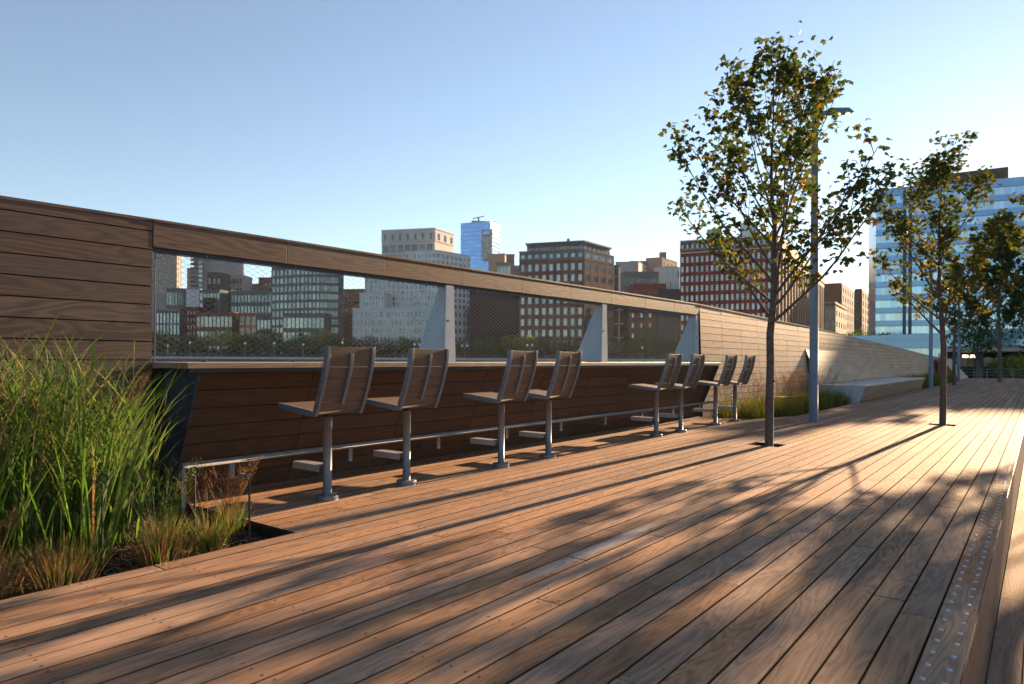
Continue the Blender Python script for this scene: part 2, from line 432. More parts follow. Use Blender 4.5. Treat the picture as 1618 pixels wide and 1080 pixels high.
# near solid wall
t = thing('timber_wall', (0, 0, 0), 'dark solid wall of wide horizontal boards behind the tall grass, at the left edge', 'wall')
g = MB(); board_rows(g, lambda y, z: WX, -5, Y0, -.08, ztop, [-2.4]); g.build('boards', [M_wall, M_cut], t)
g = MB(); cap_boards(g, lambda y, z: WX, [-5, -1.2, Y0], ztop); g.build('cap', M_wall, t)
g = MB(); g.box(WX - .16, WX - .024, -5, Y0 - .004, -.1, 2.10); g.build('backing', M_under, t)
# rail beam over the opening
t = thing('top_rail', (0, 0, 0), 'long timber beam running over the wire mesh openings', 'rail')
g = MB(); g2 = MB(); n = 9
for k in range(n):
    a, b = Y0 + (Y1 - Y0) * k / n, Y0 + (Y1 - Y0) * (k + 1) / n
    for gg, lo, hi, x0, x1 in ((g, -.195, -.001, WX - .14, WX + .002), (g2, .001, .022, WX - .16, WX + .008)):
        gg.hexa([(x0, a + .003, ztop(a) + lo), (x1, a + .003, ztop(a) + lo), (x1, b - .003, ztop(b) + lo), (x0, b - .003, ztop(b) + lo),
                 (x0, a + .003, ztop(a) + hi), (x1, a + .003, ztop(a) + hi), (x1, b - .003, ztop(b) + hi), (x0, b - .003, ztop(b) + hi)])
g.build('beam', M_wall, t, bevel=.0012); g2.build('cap', M_wall, t, bevel=.001)
g = MB()
g.hexa([(WX - .12, Y0, ztop(Y0) - .215), (WX - .02, Y0, ztop(Y0) - .215), (WX - .02, Y1, ztop(Y1) - .215), (WX - .12, Y1, ztop(Y1) - .215),
        (WX - .12, Y0, ztop(Y0) - .197), (WX - .02, Y0, ztop(Y0) - .197), (WX - .02, Y1, ztop(Y1) - .197), (WX - .12, Y1, ztop(Y1) - .197)])
g.build('steel_channel', M_dsteel, t)
# steel fin posts
POSTY = [5.853, 9.389, 13.02]
def fin(lbl, y):
    t = thing('steel_post', (WX, y, 1.04), lbl, 'post', 'steel posts carrying the rail')
    zt_ = ztop(y) - .215 - 1.04
    g = MB(); wb, wt = .20, .13
    g.hexa([(-.012, -.145, 0), (.004, -.145, 0), (.004, .04, 0), (-.012, .04, 0), (-.012, -.125, zt_), (.004, -.125, zt_), (.004, 0, zt_), (-.012, 0, zt_)])
    g.build('flange', M_fin, t)
    g = MB()
    g.hexa([(-.54, -.11, 0), (-.013, -.11, 0), (-.013, -.098, 0), (-.54, -.098, 0), (-.12, -.11, zt_), (-.013, -.11, zt_), (-.013, -.098, zt_), (-.12, -.098, zt_)])
    g.build('web', M_fin, t)
    g = MB(); g.tube([(.004, -.1, zt_ * .55), (.018, -.1, zt_ * .55)], .012, 6); g.build('bolt', M_dsteel, t)
fin('tapered steel post in the middle of the long opening, nearest of the three', POSTY[0])
fin('tapered steel post between the second and third wire mesh bays', POSTY[1])
fin('tapered steel post against the end of the pale timber wall', POSTY[2])
# wire mesh bays
bays = [(Y0 + .02, POSTY[0] - .0, 'wide wire mesh in the first opening beside the solid wall'), (POSTY[0] + .01, POSTY[1] - .0, 'wire mesh between the first two steel posts'),
        (POSTY[1] + .01, POSTY[2] - .0, 'wire mesh in the farthest opening by the pale wall')]
for a, b, lb in bays:
    t = thing('wire_mesh_panel', (WX - .02, a, 1.065), lb, 'wire mesh', 'wire mesh infill of the openings')
    W_ = b - a
    za, zb = ztop(a) - .235 - 1.065, ztop(b) - .235 - 1.065
    zt_ = lambda y: za + (zb - za) * y / W_
    g = MB(); dy, dz = .088, .046
    for sgn in (1, -1):
        k0 = -40
        for k in range(-40, int(W_ / dy) + 40):
            ya = k * dy
            # line y = ya + sgn*z*dy/dz ; clip
            zlo, zhi = 0.0, 1.2
            s_ = dy / dz * sgn
            # y within 0..W
            lo, hi = (0 - ya) / s_, (W_ - ya) / s_
            if lo > hi: lo, hi = hi, lo
            zlo = max(zlo, lo)
            # top: z <= za + m*(ya+s z)
            m_ = (zb - za) / W_
            hi = min(hi, (za + m_ * ya) / (1 - m_ * s_))
            if hi - zlo < .01: continue
            p0 = Vector((.0012 * sgn, ya + s_ * zlo, zlo)); p1 = Vector((.0012 * sgn, ya + s_ * hi, hi))
            g.bar(p0, p1, .0017, .0017, (1, 0, 0))
    g.build('net', M_wire, t)
    g = MB()
    g.tube([(0, 0, 0), (0, W_, 0)], .005, 6); g.tube([(0, 0, za), (0, W_, zb)], .005, 6)
    g.tube([(0, .006, 0), (0, .006, za)], .005, 6); g.tube([(0, W_ - .006, 0), (0, W_ - .006, zb)], .005, 6)
    g.build('border_cable', M_wire, t)
    for q in range(4):
        yy = W_ * (q + .5) / 4
        for zz, dz_ in ((zt_(yy), .03), (0, -.03)):
            g = MB(); g.tube([(0, yy, zz), (0, yy, zz + dz_)], .006, 6); g.tube([(0, yy, zz - .012 if dz_ > 0 else zz + .012), (0, yy, zz)], .012, 6)
            g.build('clip', M_steel, t)
# bar counter
t = thing('bar_counter', (0, 0, 0), 'long timber bar counter with inward sloping board front below the mesh', 'counter')
CX = -4.86
g = MB(); n = 9
for k in range(n):
    a, b = Y0 + (Y1 - .26 - Y0) * k / n, Y0 + (Y1 - .26 - Y0) * (k + 1) / n
    g.box(WX - .30, WX + .16, a + .0015, b - .0015, 1.020, 1.064)
    g.box(WX + .163, WX + .35, a + .0015, b - .0015, 1.020, 1.064)
    g.box(WX + .353, CX, a + .0015, b - .0015, 1.020, 1.064)
g.build('counter_top', M_top, t, bevel=.004)
g = MB(); g.box(CX - .03, CX - .012, Y0 + .02, Y1 - .28, .992, 1.018); g.box(WX + .1, CX - .06, Y0 + .3, Y1 - .3, .995, 1.017)
g.build('steel_angle', M_dsteel, t)
def xp(y, z): return -5.36 + (z / 1.0) * .40
g = MB(); zs = [0.0] + [.995 - ROW * k for k in range(6, -1, -1)]
ys = [Y0 + .12] + [Y0 + .0 + 1.165 * k for k in range(1, 9)] + [Y1 - .27]
for za, zb in zip(zs, zs[1:]):
    for a, b in zip(ys, ys[1:]):
        j = rnd.uniform(-.001, .001); P = lambda y, z, d: (xp(y, z) + d + j, y, z)
        g.hexa([P(a + .003, za + .003, -.02), P(a + .003, za + .003, 0), P(b - .003, za + .003, 0), P(b - .003, za + .003, -.02),
                P(a + .003, zb - .003, -.02), P(a + .003, zb - .003, 0), P(b - .003, zb - .003, 0), P(b - .003, zb - .003, -.02)])
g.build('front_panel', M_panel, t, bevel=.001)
g = MB()
g.hexa([(WX - .02, Y0 + .125, 0), (xp(0, 0) - .022, Y0 + .125, 0), (xp(0, 0) - .022, Y1 - .275, 0), (WX - .02, Y1 - .275, 0),
        (WX - .02, Y0 + .125, .99), (xp(0, .99) - .022, Y0 + .125, .99), (xp(0, .99) - .022, Y1 - .275, .99), (WX - .02, Y1 - .275, .99)])
g.box(WX - .15, WX - .03, Y0, Y1, -.1, 1.015)
g.build('backing', M_under, t)
for ya, yb in ((Y0 + .105, Y0 + .117), (Y1 - .268, Y1 - .258)):
    g = MB(); g.add([(WX - .05, ya, -.05), (xp(0, 0) + .03, ya, -.05), (CX - .02, ya, 1.016), (WX - .05, ya, 1.016), (WX - .05, yb, -.05), (xp(0, 0) + .03, yb, -.05), (CX - .02, yb, 1.016), (WX - .05, yb, 1.016)],
                    [(0, 1, 2, 3), (7, 6, 5, 4), (0, 4, 5, 1), (1, 5, 6, 2), (2, 6, 7, 3), (3, 7, 4, 0)])
    g.build('end_plate', M_plated, t)
# foot rail
t = thing('foot_rail', (-5.035, 0, 0), 'long round steel foot rail running in front of the bar counter', 'rail')
g = MB(); g.tube([(0, 2.5, .295), (0, 12.95, .295)], .024, 12); g.build('rail', M_steel, t, True)
for k in range(9):
    y = 2.9 + 1.165 * k
    g = MB(); g.box(-.012, .012, y - .02, y + .02, .17, .275); g.box(-.31, .012, y - .02, y + .02, .155, .17); g.build('bracket', M_frame, t)
g = MB(); g.box(-.01, .01, 2.50, 2.53, -.05, .28); g.build('bracket', M_frame, t)

# right wall (leaning more and more) ------------------------------------
def lean(y):
    return .035 + .075 * min(1, max(0, (y - 13) / 8.0))
def xr_(y, z): return WX + .002 + (2.2 - z) * lean(y)
t = thing('timber_wall', (0, 0, 0), 'long pale sunlit board wall that lowers as it runs away behind the bench', 'wall')
jn = [Y1 + 1.15 * k for k in range(1, 60)]
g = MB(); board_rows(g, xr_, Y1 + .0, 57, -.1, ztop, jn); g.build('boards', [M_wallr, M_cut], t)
g = MB(); cap_boards(g, xr_, [Y1] + jn[:38], ztop); g.build('cap', M_wallr, t)
g = MB()
for a, b in zip([Y1 + .003] + jn[:37], jn[:38]):
    g.hexa([(WX - .15, a, -.1), (xr_(a, -.1) - .024, a, -.1), (xr_(b, -.1) - .024, b, -.1), (WX - .15, b, -.1),
            (WX - .15, a, ztop(a) - .01), (xr_(a, ztop(a)) - .024, a, ztop(a) - .01), (xr_(b, ztop(b)) - .024, b, ztop(b) - .01), (WX - .15, b, ztop(b) - .01)])
g.build('backing', M_under, t)
# bench with sloping back
t = thing('bench', (0, 0, 0), 'long wooden platform bench with sloping board back built against the pale wall', 'bench')
BY0, BY1 = 20.55, 33.0
SB = .45
def xb(y, z):   # sloping back
    return xr_(y, 1.42) + (1.42 - z) * .36 + .012
g = MB(); k = 0
zt2 = 1.42
zs = [SB + .004]; zz = 2.145 - .075
rows_ = []
while zz > SB: 
    if zz < 1.42: rows_.append(zz)
    zz -= ROW
rows_ = [1.42] + rows_ + [SB + .006]
skew = lambda y, z: y + (1.42 - z) * (0 if y < BY0 + .01 else (.75 * (y - BY0) / (BY1 - BY0) + .12))
ys = [BY0] + [BY0 + .9 + 1.0 * k for k in range(12)]
for zt_, zb_ in zip(rows_, rows_[1:]):
    for a, b in zip(ys, ys[1:]):
        j = rnd.uniform(-.001, .001); P = lambda y, z, d: (xb(y, z) + d + j, skew(y, z), z)
        e = .0025
        g.hexa([P(a + e, zb_ + e, -.02), P(a + e, zb_ + e, 0), P(b - e, zb_ + e, 0), P(b - e, zb_ + e, -.02),
                P(a + e, zt_ - e, -.02), P(a + e, zt_ - e, 0), P(b - e, zt_ - e, 0), P(b - e, zt_ - e, -.02)])
g.build('back_boards', M_wallr, t)
g = MB(); P = lambda y, z, d: (xb(y, z) + d, y, z)
g.add([P(BY0 - .012, .2, .01), P(BY0 - .012, 1.44, .0), (xr_(BY0, 1.44), BY0 - .012, 1.44), (xr_(BY0, .2), BY0 - .012, .2),
       P(BY0 - .0, .2, .01), P(BY0 - .0, 1.44, .0), (xr_(BY0, 1.44), BY0 - .0, 1.44), (xr_(BY0, .2), BY0 - .0, .2)],
      [(0, 1, 2, 3), (7, 6, 5, 4), (0, 4, 5, 1), (1, 5, 6, 2), (2, 6, 7, 3)])
g.build('end_plate', M_dsteel, t)
g = MB()
xs = [-5.06 + .148 * k for k in range(9)] + [-3.70]
for x0, x1 in zip(xs, xs[1:]):
    y = 20.22
    while y < 32.0:
        y2 = min(32.1, y + rnd.choice((1.15, 2.3)));
        g.box(x0 + .003, x1 - .003, y + .002, y2 - .002, SB - .04, SB); y = y2
g.build('seat', M_bench, t, bevel=.003)
g = MB()
for zb_, zt_ in ((0.003, .135), (.135, .27), (.27, .405)):
    y = 20.22
    while y < 32.05:
        y2 = min(32.1, y + 1.15); e = .0025
        P = lambda y, z, d: (-3.86 + z * .36 + d, y, z)
        g.hexa([P(y + e, zb_ + e, -.02), P(y + e, zb_ + e, 0), P(y2 - e, zb_ + e, 0), P(y2 - e, zb_ + e, -.02), P(y + e, zt_ - e, -.02), P(y + e, zt_ - e, 0), P(y2 - e, zt_ - e, 0), P(y2 - e, zt_ - e, -.02)])
        y = y2
g.build('front', M_top, t)
for ya, yb in ((20.20, 20.215), (32.105, 32.12)):
    g = MB(); g.add([(-5.0, ya, -.08), (-3.87, ya, -.08), (-3.70, ya, SB - .003), (-5.0, ya, SB - .003), (-5.0, yb, -.08), (-3.87, yb, -.08), (-3.70, yb, SB - .003), (-5.0, yb, SB - .003)],
                    [(0, 1, 2, 3), (7, 6, 5, 4), (0, 4, 5, 1), (1, 5, 6, 2), (2, 6, 7, 3), (3, 7, 4, 0)])
    g.build('end_panel', M_fin, t)
g = MB(); g.box(-5.0, -3.89, 20.22, 32.1, -.09, SB - .042); g.build('backing', M_under, t)
# far sloping wall fragment
t = thing('timber_wall', (0, 0, 0), 'small slanting triangular board wall at the far end of the deck', 'wall')
g = MB(); A = Vector((-4.9, 49.5, 1.35)); B = Vector((-3.85, 50.3, -.1)); C_ = Vector((-5.4, 56, -.1)); D_ = Vector((-5.4, 56, 1.3)); 
g.add([A, B, (-3.9, 57, -.1), (-5.0, 57, 1.3), A + Vector((-.1, 0, 0)), (-5.2, 50.3, -.1), (-5.2, 57, -.1), (-5.1, 57, 1.3)],
      [(0, 1, 2, 3), (0, 4, 5, 1), (3, 2, 6, 7), (4, 0, 3, 7), (4, 7, 6, 5), (1, 5, 6, 2)])
g.build('boards', M_wallr, t)

# ================================================================== STOOLS
def stool():
    t = thing('bar_stool', (0, 0, 0), '', 'bar stool', 'bar stools fixed along the counter')
    g = MB(); g.tube([(0, 0, 0), (0, 0, .030), (0, 0, .036)], [.088, .088, .082], 28); g.build('base_plate', M_frame, t, bevel=.002)
    for k in range(4):
        a = math.pi / 4 + k * math.pi / 2
        g = MB(); g.tube([(.068 * math.cos(a), .068 * math.sin(a), .036), (.068 * math.cos(a), .068 * math.sin(a), .043)], .008, 6); g.build('bolt', M_steel, t)
    g = MB(); g.tube([(0, 0, .036), (0, 0, .645)], .034, 20, cap=True); o = g.build('post', M_frame, t, True)
    o.data.polygons[-1].use_smooth = False
    g = MB(); g.tube([(0, 0, .645), (0, 0, .668)], [.026, .026], 14); g.tube([(0, 0, .668), (0, 0, .682)], [.045, .045], 14); g.build('swivel', M_dsteel, t)
    # side profile of frame: seat line then back curve
    def prof(s):   # s 0..1 seat front -> rear, 1..2 back
        if s <= 1: return Vector((-.33 + s * .455, 0, .735 - .045 * s))
        q = s - 1
        return Vector((.125 + .145 * math.sin(q * math.pi / 2 * .93), 0, .69 + .50 * q))
    def side(y0, y1, s0, s1, d_in, d_out, name, mat, smooth=False, n=16):
        g = MB(); rows = []
        for i in range(n + 1):
            s = s0 + (s1 - s0) * i / n
            p = prof(s); q = prof(min(2, s + .02)) - prof(max(0, s - .02)); q.normalize()
            nr = Vector((q.z, 0, -q.x))     # outward (behind / below)
            rows.append((p - nr * d_in, p + nr * d_out))
        vs = []
        for a, b in rows:
            vs += [(a.x, y0, a.z), (a.x, y1, a.z), (b.x, y1, b.z), (b.x, y0, b.z)]
        fs = [(0, 3, 2, 1), (4 * n, 4 * n + 1, 4 * n + 2, 4 * n + 3)]
        for i in range(n):
            for k in range(4):
                fs.append((4 * i + k, 4 * i + (k + 1) % 4, 4 * i + 4 + (k + 1) % 4, 4 * i + 4 + k))
        g.add(vs, fs); return g.build(name, mat, t, bevel=.002)
    for y0, y1 in ((-.225, -.197), (.197, .225)):
        side(y0, y1, 0, 2, .016, .030, 'side_frame', M_frame, n=26)
    side(-.014, .014, 1.14, 1.90, -.013, .034, 'back_strut', M_frame, n=12)
    # slats
    cuts = [1.02, 1.17, 1.345, 1.52, 1.695, 2.0]
    for a, b in zip(cuts, cuts[1:]):
        side(-.194, .194, a + .008, b - .008, .004, .013, 'back_slat', M_slat, n=4)
    cuts = [0.0, .2, .4, .6, .8, 1.0]
    for a, b in zip(cuts, cuts[1:]):
        side(-.194, .194, a + .01, b - .01, .014, .012, 'seat_slat', M_slat, n=2)
    g = MB(); g.box(-.16, .11, -.03, .03, .676, .69); g.box(-.02, .02, -.2, .2, .682, .693); g.build('seat_bracket', M_frame, t)
    g = MB(); g.box(-.37, -.036, -.055, .055, .262, .268); g.box(-.37, -.036, -.055, -.049, .215, .262); g.box(-.37, -.036, .049, .055, .215, .262); g.box(-.376, -.37, -.055, .055, .215, .268)
    g.build('footrest', M_plate, t, bevel=.001)
    g = MB()
    for s in (1.12, 1.3, 1.48, 1.66, 1.86):
        p = prof(s); 
        for yy in (-.227,):
            g.tube([(p.x + .006, yy, p.z), (p.x + .006, yy - .005, p.z)], .006, 6)
    g.build('bolts', M_dsteel, t)
    return t
SX = [(-4.405, 3.337), (-4.405, 4.18), (-4.375, 5.473), (-4.385, 6.338), (-4.39, 9.076), (-4.375, 9.892), (-4.39, 11.346), (-4.39, 12.28)]
SL = ['bar stool nearest to the tall grass, with the widest seen backrest', 'second bar stool from the tall grass', 'third bar stool from the grass, just past the first steel post',
      'fourth bar stool from the grass, before the long gap in the row', 'fifth bar stool, first one after the long gap in the row', 'sixth bar stool, standing before the end steel post',
      'seventh bar stool, at the end of the counter top', 'eighth and farthest bar stool, beyond the counter next to the reeds']
s0 = stool(); s0.location = (*SX[0], 0); s0['label'] = SL[0]
for (x, y), lb in list(zip(SX, SL))[1:]: dup(s0, (x, y, 0), lb)

# ================================================================== LAMP POSTS
M_lampon, n_, b_ = _new('lit_lamp'); b_.inputs['Emission Color'].default_value = (1, .72, .42, 1); b_.inputs['Emission Strength'].default_value = 1.6
def lamp_post():
    t = thing('lamp_post', (0, 0, 0), '', 'lamp post', 'lamp posts along the planting')
    H = 6.15
    g = MB(); g.tube([(0, 0, 0), (0, 0, 2.5), (0, 0, H)], [.078, .072, .045], 18); g.build('pole', M_pole, t, True)
    g = MB(); g.tube([(0, 0, .0), (0, 0, .012)], .10, 18); g.build('base_plate', M_pole, t)
    g = MB(); g.box(-.095, -.075, -.03, .03, .62, .86); g.build('access_door', M_pole, t)
    g = MB(); d = Vector((CY, SY, 0)).normalized()
    z = 5.62
    g.bar((-d.x * .08, -d.y * .08, z - .02), (d.x * .30, d.y * .30, z + .04), .05, .07)
    g.build('arm', M_pole, t)
    g = MB(); s = Vector((-d.y, d.x, 0))
    def P(a, b, c): q = d * a + s * b; return (q.x, q.y, z + c)
    g.hexa([P(.24, -.10, .0), P(.24, .10, .0), P(.68, .09, .02), P(.68, -.09, .02), P(.24, -.06, .10), P(.24, .06, .10), P(.60, .05, .11), P(.60, -.05, .11)][0:4][::-1] + [P(.24, -.06, .10), P(.24, .06, .10), P(.60, .05, .11), P(.60, -.05, .11)][::-1])
    hd = g.build('lamp_head', M_pole, t, bevel=.01)
    for a in (.42, .60):
        g = MB(); q = P(a, 0, .012); g.tube([(q[0], q[1], q[2]), (q[0], q[1], q[2] - .022)], .035, 10); g.build('bulb', M_lampon, hd)
    return t
l0 = lamp_post(); l0.location = (-3.286, 13.259, 0); l0['label'] = 'tall grey lamp post rising through the crown of the nearest tree'
dup(l0, (-3.60, 32.93, 0), 'grey lamp post at the far end of the bench, behind the second tree')
dup(l0, (-3.925, 49.09, 0), 'farthest grey lamp post, near the railing at the end of the deck')

# ================================================================== TREES
F_green = foliage('leaf_green', [(.03, .055, .016), (.05, .07, .018), (.08, .085, .02), (.04, .06, .018), (.10, .085, .02)], .38)
F_yel = foliage('leaf_autumn', [(.13, .08, .012), (.20, .12, .015), (.08, .065, .015), (.22, .10, .015), (.10, .085, .015)], .45)
F_dark = foliage('leaf_dark', [(.02, .04, .015), (.035, .06, .02), (.05, .07, .02), (.03, .05, .02)], .3)
def leafshape(w_=1.0):
    p = [(0, 0), (.30, .10), (.52, .02), (.44, .30), (.60, .52), (.28, .56), (0, 1.0), (-.28, .56), (-.60, .52), (-.44, .30), (-.52, .02), (-.30, .10)]
    return p
def add_leaf(g, pos, size, r, mi, droop=.5, simple=False):
    a = r.random() * 6.283; tilt = r.uniform(-.2, 1.2)
    f = Vector((math.cos(a) * math.cos(tilt), math.sin(a) * math.cos(tilt), -math.sin(tilt)))
    sdir = Vector((-math.sin(a), math.cos(a), 0)); roll = r.uniform(-.9, .9)
    nrm = f.cross(sdir); sdir = sdir * math.cos(roll) + nrm * math.sin(roll); nrm = f.cross(sdir)
    pts = [(0, 0), (.45, .35), (.3, .75), (0, 1), (-.3, .75), (-.45, .35)] if simple else leafshape()
    curl = r.uniform(.1, .7)
    vs = [pos + (f * y + sdir * x * .95 + nrm * (-abs(x) * curl - y * y * .2)) * size for x, y in pts]
    n = len(pts)
    # fan around mid rib
    mid = n // 2
    g.add(vs, [tuple(range(0, mid + 1)), (0,) + tuple(range(mid, n))], mi)
def curve(p0, dir0, ln, r, bend=.35, n=6, wob=.06):
    pts = [p0.copy()]; d = dir0.normalized(); p = p0.copy()
    for i in range(n):
        d = (d + Vector((r.uniform(-wob, wob), r.uniform(-wob, wob), bend / n + r.uniform(-wob, wob)))).normalized()
        p = p + d * ln / n; pts.append(p.copy())
    return pts
def make_tree(loc, H, zb, Rmax, seed, label, nmain=17, r0=.062, leaf=.085, dens=1.0, yel=.35, group='young deck trees', dark=False, skew=0.0, simple=False, lowbranch=True, zmax_w=.42):
    r = random.Random(seed)
    t = thing('tree', (*loc, 0) if len(loc) == 2 else loc, label, 'tree', group)
    g = MB(); lv = MB()
    top = H * .97
    tr = [Vector((0, 0, -.08))]; n = 14
    for i in range(1, n + 1):
        z = top * i / n
        wv = .006 if z < zb else .035
        tr.append(Vector((tr[-1].x + r.uniform(-wv, wv), tr[-1].y + r.uniform(-wv, wv), z)))
    rad = lambda z: max(.006, r0 * (1 - .15 * z / zb) if z < zb else r0 * .85 * max(0, 1 - (z - zb) / (top - zb)) ** 1.15)
    g.tube(tr, [rad(p.z) * (1.25 if p.z < -.5 else 1) for p in tr], 10)
    # knots on the trunk
    def at(z):
        for a, b in zip(tr, tr[1:]):
            if a.z <= z <= b.z: return a.lerp(b, (z - a.z) / (b.z - a.z))
        return tr[-1].copy()
    def env(z):
        q = min(1, (z - zb) / (H - zb))
        if q < 0: return .15
        if q < zmax_w: return Rmax * (.55 + .45 * math.sin(q / zmax_w * math.pi / 2))
        return Rmax * max(.2, (1 - ((q - zmax_w) / (1 - zmax_w)) ** 3) * .85 + .15 * (1 - (q - zmax_w) / (1 - zmax_w)))
    for k in range(3): 
        z = r.uniform(.5, zb); p = at(z); a = r.random() * 6.28; rr = rad(z)
        g.tube([p, p + Vector((math.cos(a), math.sin(a), .4)) * rr * 1.35], [.02, .012], 6)
    cl = []
    def clump(p, m, rad_):
        for q in range(int(m * dens + r.random())):
            o_ = Vector((r.gauss(0, 1), r.gauss(0, 1), r.gauss(0, .8))) * rad_
            pp = p + o_
            low = 1 - (pp.z - zb) / (H - zb)
            inn = 1 - math.hypot(pp.x, pp.y) / (Rmax + .01)
            pr = yel * (max(0, low) ** 1.6 * 1.4 + .10) * (.55 + .8 * max(0, inn))
            add_leaf(lv, pp, leaf * r.uniform(.6, 1.2), r, 1 if r.random() < pr else 0, simple=simple)
    nm = nmain
    for i in range(nm):
        q = (i + .3) / nm
        z0 = zb + (top - zb) * (q ** 1.25) * .80
        a = i * 2.399 + r.uniform(-.3, .3)
        p0 = at(z0)
        el = R(r.uniform(28, 42) + 32 * q)
        # length so that the tip meets the crown outline
        d0 = Vector((math.cos(a) * math.cos(el), math.sin(a) * math.cos(el), math.sin(el)))
        ln = .3
        while ln < 4:
            tip = p0 + d0 * ln + Vector((0, 0, .16 * ln))
            if tip.z > H - .1 or math.hypot(tip.x - skew * (tip.z - zb) / (H - zb), tip.y) > env(tip.z) * r.uniform(.93, 1.03): break
            ln += .08
        rb = max(.006, rad(z0) * .48)
        pts = curve(p0, d0, ln, r, .38, 7, .07)
        g.tube(pts, [rb * (1 - .8 * j / 7) for j in range(8)], 6)
        nb = max(3, int(ln * 4.6))
        for b in range(nb):
            s = .22 + .78 * (b + r.random() * .6) / nb
            j = min(6, int(s * 7)); pb = pts[j].lerp(pts[j + 1], s * 7 - j) if j < 7 else pts[-1]
            dirm = (pts[min(7, j + 1)] - pts[j]).normalized()
            aa = r.random() * 6.28
            side_ = Vector((math.cos(aa), math.sin(aa), r.uniform(.0, .6)))
            dd = (dirm * r.uniform(.5, 1.1) + side_ * .75).normalized()
            l2 = r.uniform(.16, .48) * (1.15 - .45 * s) * (Rmax / 1.4) ** .5
            p2 = curve(pb, dd, l2, r, .3, 3, .12)
            g.tube(p2, [rb * .32, rb * .26, rb * .2, .002], 4, cap=False)
            clump(p2[-1], r.uniform(8, 17), .07 + .025 * r.random())
            if r.random() < .75: clump(p2[2], r.uniform(2, 6), .06)
            if r.random() < .35:
                p3 = curve(p2[2], (dirm + Vector((r.uniform(-1, 1), r.uniform(-1, 1), .2))).normalized(), l2 * .7, r, .2, 2, .1)
                g.tube(p3, .0025, 4, cap=False); clump(p3[-1], r.uniform(4, 9), .06)
        clump(pts[-1], 14, .09); clump(pts[-2], 7, .08)
    # leader tip
    for z in [zb + (top - zb) * x for x in (.35, .45, .55, .65, .74, .82, .89, .95, 1.0)]:
        for _ in range(2):
            a = r.random() * 6.28; p2 = curve(at(min(z, top - .01)), Vector((math.cos(a), math.sin(a), 1.0)), r.uniform(.15, .34), r, .3, 2, .1)
            g.tube(p2, .004, 4, cap=False); clump(p2[-1], r.uniform(5, 11), .07)
    g.build('trunk', M_bark, t, True)
    lv.build('crown', [F_dark if dark else F_green, F_yel], t)
    return t, at
def grate(x, y, label):
    t = thing('tree_pit_frame', (x, y, 0), label, 'tree pit')
    g = MB(); g.box(-.29, .29, -.136, -.128, -.09, -.032); g.box(-.29, .29, .218, .226, -.09, -.032); g.box(-.285, -.277, -.126, .216, -.09, -.032); g.box(.277, .285, -.126, .216, -.09, -.032)
    g.build('frame', M_rust, t)
    g = MB(); g.box(-.276, .276, -.127, .217, -.098, -.07); g.build('soil', M_soil, t)
tree1, at1 = make_tree(holes_t[0], 5.2, 1.58, 1.58, 5, 'nearest young tree with yellowing lower leaves, a lamp post behind its crown', 28, .055, .080, .95, .17, skew=.12, zmax_w=.5)
# one low limb reaching toward the viewer's left
make_tree(holes_t[1], 4.95, 1.48, 1.22, 23, 'second young tree with bronze yellow leaves, in front of the blue glass offices', 22, .055, .080, 1.25, .25)
make_tree((.75, 21.5, -.52), 6.9, 3.1, 1.75, 31, 'green tree at the right edge of the picture, cut off by it', 22, .075, .10, 1.9, .18, simple=True)
make_tree((1.0, 12.0, -.52), 5.7, 2.5, 1.2, 57, 'unseen tree added past the right edge to shade the studded step', 20, .065, .10, 1.7, .2, simple=True)  # out of view, added so its crown shades the step and lower deck
make_tree(holes_t[2], 5.6, 2.2, 1.5, 41, 'thin dark trunk tree in the shade, right behind the second tree', 12, .075, .13, 1.2, .1, dark=True, simple=True)
make_tree(holes_t[3], 9.5, 2.4, 2.7, 43, 'taller shaded tree near the end of the deck', 20, .11, .19, 1.7, .05, dark=True, simple=True)
for (x, y), lb in zip(holes_t, ('rust edged rectangular pit at the foot of the nearest tree', 'rust edged rectangular pit at the foot of the second tree', 'dark pit at the foot of the thin shaded tree', 'dark pit at the foot of the tall shaded tree')):
    grate(x, y, lb)

# ================================================================== GRASSES
F_grass = foliage('grass_green', [(.045, .10, .024), (.08, .16, .03), (.13, .22, .045), (.035, .08, .02), (.20, .22, .08), (.06, .13, .025), (.20, .15, .07)], .45, .6)
F_straw = foliage('grass_straw', [(.30, .22, .12), (.22, .12, .07), (.36, .28, .15), (.20, .10, .07)], .4)
F_red = foliage('grass_russet', [(.20, .08, .05), (.26, .12, .07), (.14, .10, .04), (.30, .17, .09), (.12, .14, .03)], .4)
def blade(g, p, az, ln, w_, r, lean_=.35, droop=.8, mi=0, n=7):
    d = Vector((math.cos(az) * lean_, math.sin(az) * lean_, 1)).normalized()
    tw = az + 1.57 + r.uniform(-.8, .8); sd_ = Vector((math.cos(tw), math.sin(tw), 0))
    vs = []; q = p.copy()
    for i in range(n + 1):
        s = i / n; ww = w_ * (1 - s ** 2.2) * (.6 + .4 * min(1, s * 4)) + .0006
        vs += [q - sd_ * ww / 2, q + sd_ * ww / 2]
        q = q + d * ln / n
        d = (d + Vector((math.cos(az) * .2, math.sin(az) * .2, -.55)) * droop * (s ** 1.5) * (7 / n) * .55).normalized()
    g.add(vs, [(2 * i, 2 * i + 1, 2 * i + 3, 2 * i + 2) for i in range(n)], mi)
    return q
